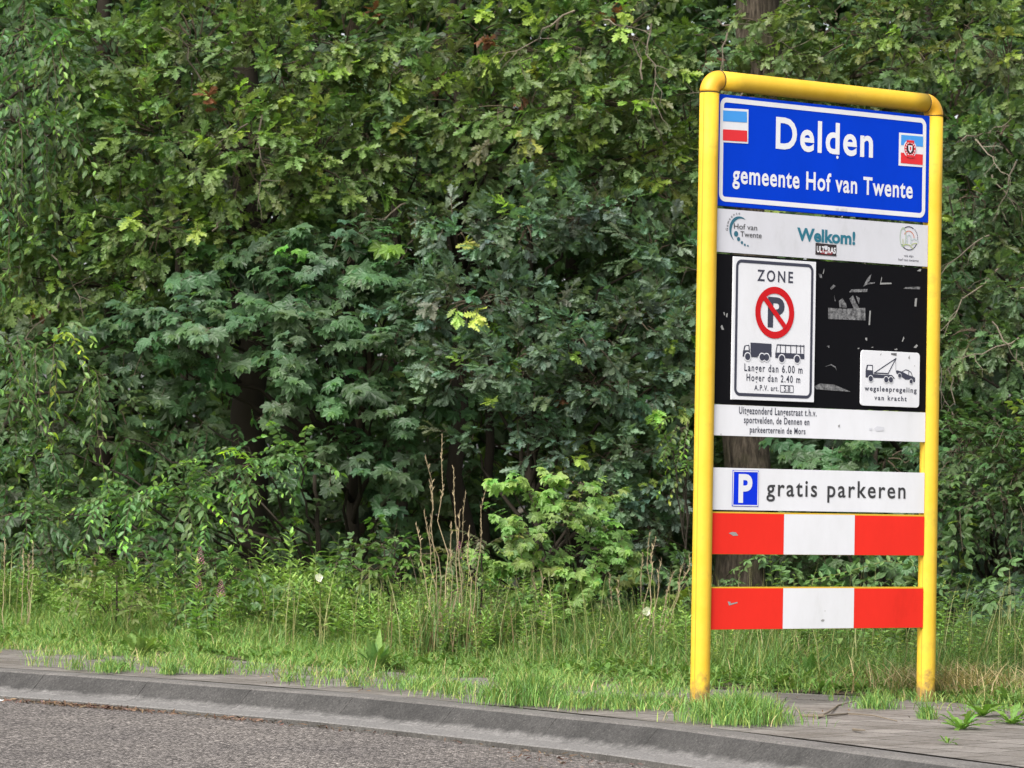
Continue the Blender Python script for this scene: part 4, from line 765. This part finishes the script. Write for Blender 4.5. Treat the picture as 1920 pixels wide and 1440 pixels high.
# broad low leaves and leafy herbs mixed through the verge (a mass nobody could count)
def herb(h, nl, ls, leaf, col, spread=.5, up=.35, stem=(.07, .10, .035)):
    a = Acc(); p = curve_pts((0, 0, 0), (rng.normal(0, .06)*h, rng.normal(0, .06)*h, h), 6, 0, .012); v, t = tube(p, np.linspace(.004, .0018, 6), 4); a.add(v, t, stem)
    for i in range(nl):
        k = .12+.88*(i/(nl-1))**.9; b = np.array([np.interp(k, np.linspace(0, 1, 6), p[:, j]) for j in range(3)]); A = i*2.4+rng.normal(0, .2); s = ls*(1.1-.6*k**2)*rng.uniform(.8, 1.2)
        u_ = up+.8*max(0, k-.75)*3; d = np.array([math.cos(A), math.sin(A), u_]); c = jcol(col, .15)*(1+.55*k*np.array([1, .8, .2])); put(a, (LEAFY if leaf is LANCE else leaf)[rng.integers(3)], b, d, np.array([-.3*math.cos(A), -.3*math.sin(A), 1]), s, c)
    return a
def basal(n, ls, leaf, col, up=(.3, 1.1)):
    a = Acc()
    for i in range(n):
        A = i*2.4+rng.normal(0, .3); d = np.array([math.cos(A), math.sin(A), rng.uniform(*up)]); put(a, leaf[rng.integers(len(leaf))], np.array([math.cos(A), math.sin(A), 0])*.008, d, (-math.cos(A)*.5, -math.sin(A)*.5, 1), ls*rng.uniform(.6, 1.15), jcol(col, .18))
    return a
HERB = [tpl(herb(rng.uniform(.5, .75), 26, .15, LEAFY, (.145, .24, .078))) for _ in range(4)]
HERBD = [tpl(herb(rng.uniform(.4, .65), 18, .11, OVAL, (.11, .195, .065), up=.15)) for _ in range(4)]
HERBY = [tpl(herb(rng.uniform(.4, .6), 18, .10, OVAL, (.165, .245, .08), up=.3)) for _ in range(3)]
ROS = [tpl(basal(11, .13, TOOTH, (.12, .215, .05))) for _ in range(3)]
def strew(acc, T, x, y, S_, cm=None):
    n = len(x); A = rng.uniform(0, 2*np.pi, n); c, s = np.cos(A), np.sin(A); Rm = np.zeros((n, 3, 3)); Rm[:, 0, 0] = c; Rm[:, 0, 1] = -s; Rm[:, 1, 0] = s; Rm[:, 1, 1] = c; Rm[:, 2, 2] = 1
    P = np.stack([x, y, np.maximum(verge_z(x, y), .01)-.005], 1); cm = np.ones((n, 3)) if cm is None else cm; w = rng.integers(len(T), size=n)
    for j in range(len(T)): m = w == j; acc.inst(T[j], Rm[m], P[m], np.asarray(S_)[m], cm[m])
a = Acc()
x, y, d = scatter(3000, -5.5, 5.2, .1, 3.6); strew(a, ROS, x, y, rng.uniform(.5, 1.1, len(x)), 1+rng.normal(0, .15, (len(x), 1))*np.ones((1, 3)))
lush = lambda x: .66+.16*np.exp(-((x+1.9)/.9)**2)-.08*np.exp(-((x-.9)/.7)**2)+.14*np.sin(x*5.3)*np.sin(x*2.1+1)
x, y, d = scatter(900, -5.5, 1.6, 1.4, 5.0); k = rng.random(len(x)) < np.clip(2.6*(np.sin(x*3.3+y*1.1)*.5+np.sin(x*7.1-y*2.3)*.3+.25), .06, 1); x, y = x[k], y[k]; strew(a, HERB, x, y, rng.uniform(.6, 1.1, len(x))*lush(x), 1+rng.normal(0, .18, (len(x), 1))*np.ones((1, 3)))
x, y, d = scatter(620, -5.5, 5.2, 1.0, 4.6); k = rng.random(len(x)) < np.clip(2.6*(np.sin(x*2.7-y*1.7+2)*.5+np.sin(x*6.3+y*2.9)*.3+.1), .04, 1); x, y = x[k], y[k]; strew(a, HERBY, x, y, rng.uniform(.5, 1.0, len(x))*lush(x), 1+rng.normal(0, .18, (len(x), 1))*np.ones((1, 3)))
x, y, d = scatter(1300, -5.5, 5.2, 2.0, 6.5); strew(a, HERBD, x, y, rng.uniform(.7, 1.35, len(x))*lush(x), 1+rng.normal(0, .18, (len(x), 1))*np.ones((1, 3)))
BR_ = SPR['bramble']
x, y, d = scatter(520, -5.5, 5.2, 4.0, 6.8); k = rng.random(len(x)) < np.clip(.5+1.2*np.sin(x*2.2+1)*np.sin(y*1.7), .12, 1); x, y = x[k], y[k]; n = len(x)
P = np.stack([x, y, rng.uniform(.1, .6, n)], 1); f = unit(rng.normal(0, .7, (n, 3))+[0, -.6, .25]); Rm = frames(f, rng.normal(0, .25, (n, 3))+[0, 0, 1]); cm = np.array([.095, .17, .062])*(1+rng.normal(0, .22, (n, 1)))*np.ones((1, 3)); wh = rng.integers(len(BR_), size=n)
for j in range(len(BR_)): m = wh == j; t_ = BR_[j]; a.inst((t_[0], t_[1], t_[2], t_[3]*0), Rm[m], P[m], rng.uniform(.7, 1.2, m.sum()), np.clip(cm[m], .004, .6))
tag(a.build('undergrowth', [M_SOFT]), 'low tangle of leafy weeds between the grass and the trees', 'undergrowth', kind='stuff')

# ------------------------------------------------------------------ single plants one can point to
def gpt(px, py, Y=None):
    p = ground(px, py) if Y is None else at(px, py, Y); p[2] = max(.0, float(verge_z(np.array([p[0]]), np.array([p[1]]))[0])-.01) if side_back(p[:2])[0] > 0 else .012; return p
def tuft(name, label, p, n, rx, ry, h, straw=.03, cat='grass tuft', group=None, lean=(.2, 1.0)):
    a = Acc(); k = rng.normal(0, .5, (n, 2)); P = np.stack([p[0]+k[:, 0]*rx, p[1]+k[:, 1]*ry, np.full(n, p[2])], 1); edge = np.clip(np.hypot(k[:, 0], k[:, 1]), 0, 1.2)
    blades(a, P, h*rng.uniform(.5, 1.2, n)*(1.05-.45*edge), rng.uniform(.0035, .006, n), rng.uniform(*lean, n), gcol(n, straw, .22)); o = a.build(name, [M_GRASS], origin=p); return tag(o, label, cat, group)
tuft('grass_tuft', 'lush green grass tuft spilling over the kerb at the left post foot', gpt(1382, 1357), 1900, .26, .40, .20)
tuft('grass_tuft', 'long ragged grass tuft on the paving between the kerb and the left post', gpt(1150, 1330), 1300, .40, .32, .12)
tuft('grass_tuft', 'round bushy grass tuft beside the kerb in the middle of the paving', gpt(985, 1322), 1300, .26, .35, .22)
tuft('grass_tuft', 'low flat grass tuft on the paving left of the bushy one', gpt(810, 1296), 600, .35, .3, .10)
tuft('grass_tuft', 'short grass tuft on the grey paving below the pink flowers', gpt(380, 1262), 420, .10, .35, .13)
tuft('grass_tuft', 'thin grass tuft rooted at the kerb gap at far left', gpt(205, 1262), 380, .11, .3, .11)
tuft('grass_tuft', 'small grass tuft on the paving between the two left ones', gpt(318, 1266), 260, .07, .2, .12)
tuft('grass_tuft', 'wispy grass tuft growing behind the fallen twig between the posts', gpt(1640, 1332), 330, .12, .2, .13)
tuft('grass_tuft', 'little grass tuft at the foot of the right post', gpt(1738, 1352), 160, .05, .1, .13)
def rosette(label, px, py, n, ls, col=(.14, .26, .05), name='weed_rosette', up=(.3, 1.6), leaf=TOOTH, group=None):
    p = gpt(px, py); a = basal(n, ls, leaf, col, up); a.v = [v+p for v in a.v]; return tag(a.build(name, [M_SOFT], origin=p), label, 'weed', group)
rosette('bright green leafy weed on the paving right of the right post', 1802, 1372, 24, .13)
rosette('broad leaved weed on the paving at the right edge of the view', 1897, 1362, 24, .13)
rosette('leafy weed between the right post and the rosette weed', 1842, 1347, 18, .17)
rosette('tiny green seedling alone on the bare paving at right', 1777, 1399, 9, .06)
rosette('big dock leaves standing upright in the grass at the centre', 705, 1262, 22, .26, (.115, .215, .05), 'dock_plant', (.9, 2.6), LANCE)
rosette('dock plant with long leaves in the grass below the boards', 1520, 1290, 11, .20, (.10, .20, .05), 'dock_plant', (.7, 2.2), LEAFY)
rosette('pale broad leaved plantain at the grass edge at left', 262, 1236, 22, .20, (.15, .24, .055), 'plantain', (.5, 1.8))
def weed(label, px, Y, h, ls=.15, flower=False, col=(.155, .265, .080), nl=34, name='leafy_weed', group=None):
    p = at(px, 1200, Y); p[2] = float(verge_z(np.array([p[0]]), np.array([p[1]]))[0])-.01; root = empty(name, p); tag(root, label, 'flower' if flower else 'weed', group)
    a = herb(h, nl, ls, LANCE, col, up=.4); a.build('foliage', [M_SOFT], root)
    if flower:
        f_ = Acc()
        for i in range(60):
            k = i/59; A = i*2.4; rr = .026*(1-k*.8); c = np.array([math.cos(A)*rr, math.sin(A)*rr, h*.97+k*.13]); put(f_, FAR[0], c, (math.cos(A), math.sin(A), .6), (0, 0, 1), .02*(1-.5*k), jcol((.50, .17, .36), .2))
        f_.build('flower_spike', [M_SOFT], root)
for px, top_, lab in ((372, 1035, 'tallest pink flowered loosestrife stem left of the dark gap'), (370, 1088, 'shorter pink flowered stem just beneath the tallest pink one'), (412, 1098, 'pink flower spike leaning right among pale leaves'), (857, 1040, 'lone pink flower spike beside the dry brown stalks')):
    Y = 26.9 if px < 800 else 27.2; weed(lab, px, Y, float(at(px, top_, Y)[2])-.10, .13, True, name='flowering_loosestrife', group='pink flowering stems in the verge')
for px, top_, lab in ((548, 1015, 'tall bright green leafy weed standing above the rest near the centre left'), (497, 1025, 'bushy green weed with narrow leaves beside the tallest weed'), (440, 1040, 'green leafy weed right of the pink flowers'), (255, 1062, 'pointed green leafy weed at left before the dark shrub'), (322, 1072, 'green leafy weed left of the pink flowers'), (210, 1080, 'pale leafy weed at left among seeding grass')):
    Y = 28.6; h = float(at(px, top_, Y)[2]); weed(lab, px, Y, h, .16); 
def stalks(name, label, px, py, Y, items, cat='dry grass', base=None, headw=.010):
    """dead upright stems with a loose seed head; items: (top px, top py)"""
    p = at(px, py, Y); p[2] = 0.02; root = empty(name, p); tag(root, label, cat); a = Acc(); hd = Acc()
    for (tx, ty, bx) in items:
        b = at(bx, py, Y+rng.normal(0, .12)); b[2] = .02; e = at(tx, ty, Y+rng.normal(0, .1)); q = curve_pts(b, e, 9, 0, .012)-p; c = np.array([.27, .215, .13])*rng.uniform(.75, 1.15); v, t = tube(q, np.linspace(.0042, .0016, 9), 4); a.add(v, t, c)
        for i in range(26):
            k = .70+.30*i/25; s = np.array([np.interp(k, np.linspace(0, 1, 9), q[:, j]) for j in range(3)]); put(hd, LANCE[0], s, rng.normal(0, .35, 3)+[0, 0, 1.2], rng.normal(0, 1, 3), rng.uniform(.02, .038), c*rng.uniform(.8, 1.2))
    a.build('stem', [M_DRY], root); hd.build('seed_head', [M_DRY], root); return root
r_ = stalks('dry_grass_clump', 'clump of tall dead brown stalks standing in the verge left of the maple sapling', 845, 1225, 25.9, [(797, 858, 838), (806, 905, 830), (829, 818, 842), (851, 876, 852), (873, 925, 858), (912, 912, 872), (862, 960, 866), (780, 985, 826), (795, 960, 834), (846, 985, 848), (880, 990, 880)])
a = Acc(); n = 420; p = np.array(r_.location); k = rng.normal(0, .2, (n, 2)); P = np.stack([k[:, 0], k[:, 1], np.zeros(n)], 1); c = np.where(rng.random((n, 1)) < .33, [.17, .125, .065], [.10, .18, .055])*(1+rng.normal(0, .2, (n, 1))); blades(a, P, rng.uniform(.2, .6, n), rng.uniform(.004, .008, n), rng.uniform(.05, .45, n), np.clip(c, .01, .6)); a.build('foliage', [M_GRASS], r_)
stalks('dry_grass_clump', 'nodding dry grass stalks with feathery heads just left of the yellow post', 1225, 1215, 25.6, [(1218, 1000, 1200), (1230, 1010, 1205), (1262, 1075, 1226), (1280, 1060, 1232), (1292, 1040, 1236), (1255, 1100, 1222), (1240, 1050, 1215), (1206, 1040, 1190)])
stalks('dry_grass_clump', 'few thin dry grass stalks at the far left edge', 50, 1190, 28.5, [(8, 1010, 6), (44, 1030, 42), (62, 1020, 52), (56, 1040, 47), (190, 1028, 120)])
stalks('dry_grass_clump', 'leaning broken pale stalks under the maple sapling', 1020, 1215, 26.6, [(1000, 1060, 1024), (1013, 1070, 1035), (1145, 1080, 1152), (1160, 1090, 1165)])
# maple sapling in the verge, pale green
def sapling(name, label, px, py, Y, topy, lumps, kind, dens, col, cat='shrub', **kw):
    b = at(px, py, Y); b[2] = 0.02; return tree(name, label, b, at(px+5, topy, Y), .012, .005, [dict(kind=kind, lumps=lumps, dens=dens, col=col, **kw)], cat=cat, limbs=name != 'low_shrub')
SPR['youngmaple'] = [maple_spray(.25, .108, pairs=4) for _ in range(4)]
sapling('maple_sapling', 'pale green young maple bush standing in front of the dark trees', 1060, 1200, 27.0, 930, [(960, 920, 26.8, 35, 16, .2), (1010, 940, 26.8, 45, 20, .2), (1085, 905, 26.8, 45, 20, .2), (1130, 940, 26.8, 40, 25, .2), (975, 1000, 26.7, 50, 40, .25), (1065, 975, 26.6, 55, 35, .25), (1145, 1010, 26.7, 35, 45, .2), (1000, 1060, 26.8, 75, 45, .25, .7), (930, 1080, 26.9, 40, 40, .2, .7), (1165, 1040, 26.7, 35, 50, .2, .8), (1110, 1070, 26.8, 60, 45, .25, .8), (1060, 1130, 26.9, 80, 40, .25, .7)], 'youngmaple', 125, (.195, .315, .09), colvar=.12, scale=.95, fwd=(0, -.6, .15))
sapling('low_shrub', 'pale yellowish leafy shrub low in the verge at left before the elm branch', 215, 1195, 28.0, 1080, [(150, 1110, 27.8, 45, 22, .2), (205, 1085, 27.8, 45, 25, .2), (265, 1115, 27.8, 40, 25, .2), (200, 1140, 27.7, 60, 25, .2)], 'bramble', 120, (.15, .235, .065), colvar=.14)
sapling('low_shrub', 'bushy green shrub low in the verge behind the pink flowers', 400, 1195, 28.2, 1060, [(340, 1085, 28.0, 40, 28, .2), (400, 1060, 28.0, 35, 25, .2), (450, 1095, 28.0, 45, 28, .2), (390, 1130, 27.9, 70, 30, .2)], 'bramble', 120, (.10, .185, .065), colvar=.14)
sapling('low_shrub', 'fine brownish green shrub tangled round the dead brown stalks', 900, 1205, 26.4, 1020, [(840, 1040, 26.3, 50, 30, .2), (900, 1020, 26.3, 45, 30, .2), (870, 1100, 26.2, 60, 45, .2), (930, 1110, 26.3, 40, 40, .2)], 'elm', 120, (.135, .175, .07), colvar=.2, scale=.55)
sapling('low_shrub', 'broad leaved dark green shrub low in the verge left of the dead stalks', 610, 1195, 28.4, 1090, [(560, 1115, 28.2, 45, 25, .2), (630, 1100, 28.2, 50, 28, .2), (690, 1120, 28.2, 40, 25, .2)], 'youngmaple', 90, (.11, .20, .07), colvar=.14, scale=.8)
sapling('maple_sapling', 'tiny yellowish maple seedling beside the yellow post', 1195, 1180, 27.6, 1075, [(1190, 1090, 27.5, 35, 20, .12), (1250, 1130, 27.5, 35, 25, .12)], 'youngmaple', 110, (.15, .22, .045), colvar=.12, scale=.8)
sapling('bramble_sprout', 'small bramble sprout with light leaves left of the dry stalks', 735, 1180, 28.2, 1010, [(720, 1030, 28.0, 55, 25, .2), (760, 1060, 28, 45, 30, .2), (680, 1070, 28.1, 50, 35, .2)], 'bramble', 90, (.10, .18, .045), colvar=.12)
# climbing spray beside the left post, hanging in front of the young oak
sapling('honeysuckle_vine', 'bright twining vine leaves beside the left edge of the yellow post', 1285, 1190, 29.0, 790, [(1275, 800, 29.0, 30, 40, .15), (1285, 870, 28.9, 30, 40, .15), (1262, 845, 28.9, 25, 30, .12)], 'elm', 95, (.10, .17, .045), 'vine', colvar=.12, scale=.7)
# a bramble shoot with light leaflets, seen through the lower gap of the sign
b = at(1530, 1094, 28.6); root = empty('bramble_shoot', b); tag(root, 'thin bramble shoot with light green leaflets in the gap between the two red boards', 'bramble'); a = Acc(); q = np.array([at(1518, 1088, 28.6), at(1560, 1080, 28.6), at(1610, 1066, 28.5), at(1660, 1052, 28.5), at(1720, 1062, 28.6), at(1790, 1130, 28.7)]); q2 = np.concatenate([q, [[q[-1][0]+.1, q[-1][1], .03]]])
v, t = tube(q2-b, .004, 4); a.add(v, t, (.16, .18, .06)); a.build('stem', [M_SOFT], root); a = Acc()
for i in range(26):
    k = i/25*4.6; j = int(k); c = q[j]+(q[j+1]-q[j])*(k-j)-b; s = 1 if i % 2 else -1; put(a, OVAL[i % 3], c, (-.3, s*.3, s*.5+.3), (0, -1, .5), rng.uniform(.05, .075), jcol((.10, .19, .05), .15))
a.build('foliage', [M_SOFT], root)
# white flowers
for px, py, Y, lab in ((1212, 1146, 25.4, 'single white bindweed flower among dry stalks near the yellow post'), (598, 1083, 26.8, 'single white bindweed flower before the dark gap at centre left')):
    b = at(px, py, Y); root = empty('bindweed_flower', b); tag(root, lab, 'flower'); a = Acc(); n = 12; A = np.linspace(0, 2*np.pi, n, endpoint=False); v = [(0, .05, -.03)]; v += [(math.cos(x)*.024*(1+.28*math.sin(x*2.5+px)), -.012+.012*math.sin(3*x), math.sin(x)*.031*(1+.2*math.cos(x*5))) for x in A]; a.add(v, [(0, 1+i, 1+(i+1) % n) for i in range(n)], (.8, .8, .78)); a.build('petal', [M_SOFT], root)
    a = Acc(); v, t = tube(curve_pts((0, .05, -.03), (.12, .25, -b[2]+.02), 6, 0, .06), .0013, 4); a.add(v, t, (.07, .13, .04)); a.build('stem', [M_SOFT], root)
# fallen twigs on the paving
for pts, lab in (([(1500, 1342), (1545, 1346), (1590, 1338), (1640, 1346), (1682, 1352)], 'long thin fallen twig lying on the paving between the posts'), ([(1530, 1347), (1556, 1338), (1572, 1322), (1606, 1318)], 'forked bent twig lying across the long fallen twig'), ([(1600, 1368), (1622, 1374)], 'short broken twig alone on the bare paving')):
    q = np.array([ground(*p_, z=.016) for p_ in pts]); a = Acc(); q[:, 2] += np.where(np.arange(len(q)) % 2, .012, 0); v, t = tube(q, np.linspace(.008, .003, len(q)), 5); a.add(v, t); tag(a.build('fallen_twig', [M_PALETWIG], origin=q[0]), lab, 'twig')
# brown litter along the gutter and scraps on the paving
a = Acc(); n = 14000; s = rng.uniform(seg[4], seg[-2], n); lx = np.interp(s, seg, line[:, 0]); ly = np.interp(s, seg, line[:, 1]); ax_ = np.interp(s, seg, nr[:, 0]); ay_ = np.interp(s, seg, nr[:, 1])
d = .535+np.abs(rng.normal(0, .16, n))*(.4+.9*np.clip(np.sin(s*1.7)+np.sin(s*.6+1), 0, 2)); dens_ = np.clip(.25+.5*np.sin(s*1.3+.6)+.3*np.sin(s*3.7), .05, 1); k = rng.random(n) < dens_*np.where(lx < -.1, 1.0, .12)
P = np.stack([lx+ax_*d, ly+ay_*d, np.full(n, ROADZ+.012)], 1)[k]; n = len(P); f = unit(rng.normal(0, 1, (n, 3))*[1, 1, .25]); Rm = frames(f, rng.normal(0, .4, (n, 3))+[0, 0, 1]); LT_ = [(LANCE[j][0]-[0, .5, 0], LANCE[j][1], np.ones((len(LANCE[j][0]), 3)), np.zeros(len(LANCE[j][1]), int)) for j in range(3)]
cm = np.array([.125, .08, .055])*(1+rng.normal(0, .3, (n, 1)))*(1+rng.normal(0, .1, (n, 3)))
wh = rng.integers(3, size=n)
for j in range(3): m = wh == j; a.inst(LT_[j], Rm[m], P[m], rng.uniform(.015, .06, m.sum()), np.clip(cm[m], .01, .6))
x, y, d = scatter(700, -5, 5, -2.6, .2); n = len(x); P = np.stack([x, y, np.full(n, .018)], 1); f = unit(rng.normal(0, 1, (n, 3))*[1, 1, .2]); Rm = frames(f, rng.normal(0, .3, (n, 3))+[0, 0, 1]); cm = np.array([.20, .12, .06])*(1+rng.normal(0, .35, (n, 1)))*np.ones((1, 3)); wh = rng.integers(3, size=n)
for j in range(3): m = wh == j; a.inst(LT_[j], Rm[m], P[m], rng.uniform(.012, .035, m.sum()), np.clip(cm[m], .01, .6))
tag(a.build('leaf_litter', [M_DRY]), 'brown dead leaf litter along the gutter and on the paving', 'leaf litter', kind='stuff')
tot = sum(len(o.data.polygons) for o in bpy.data.objects if o.type == 'MESH'); print('FACES', tot)
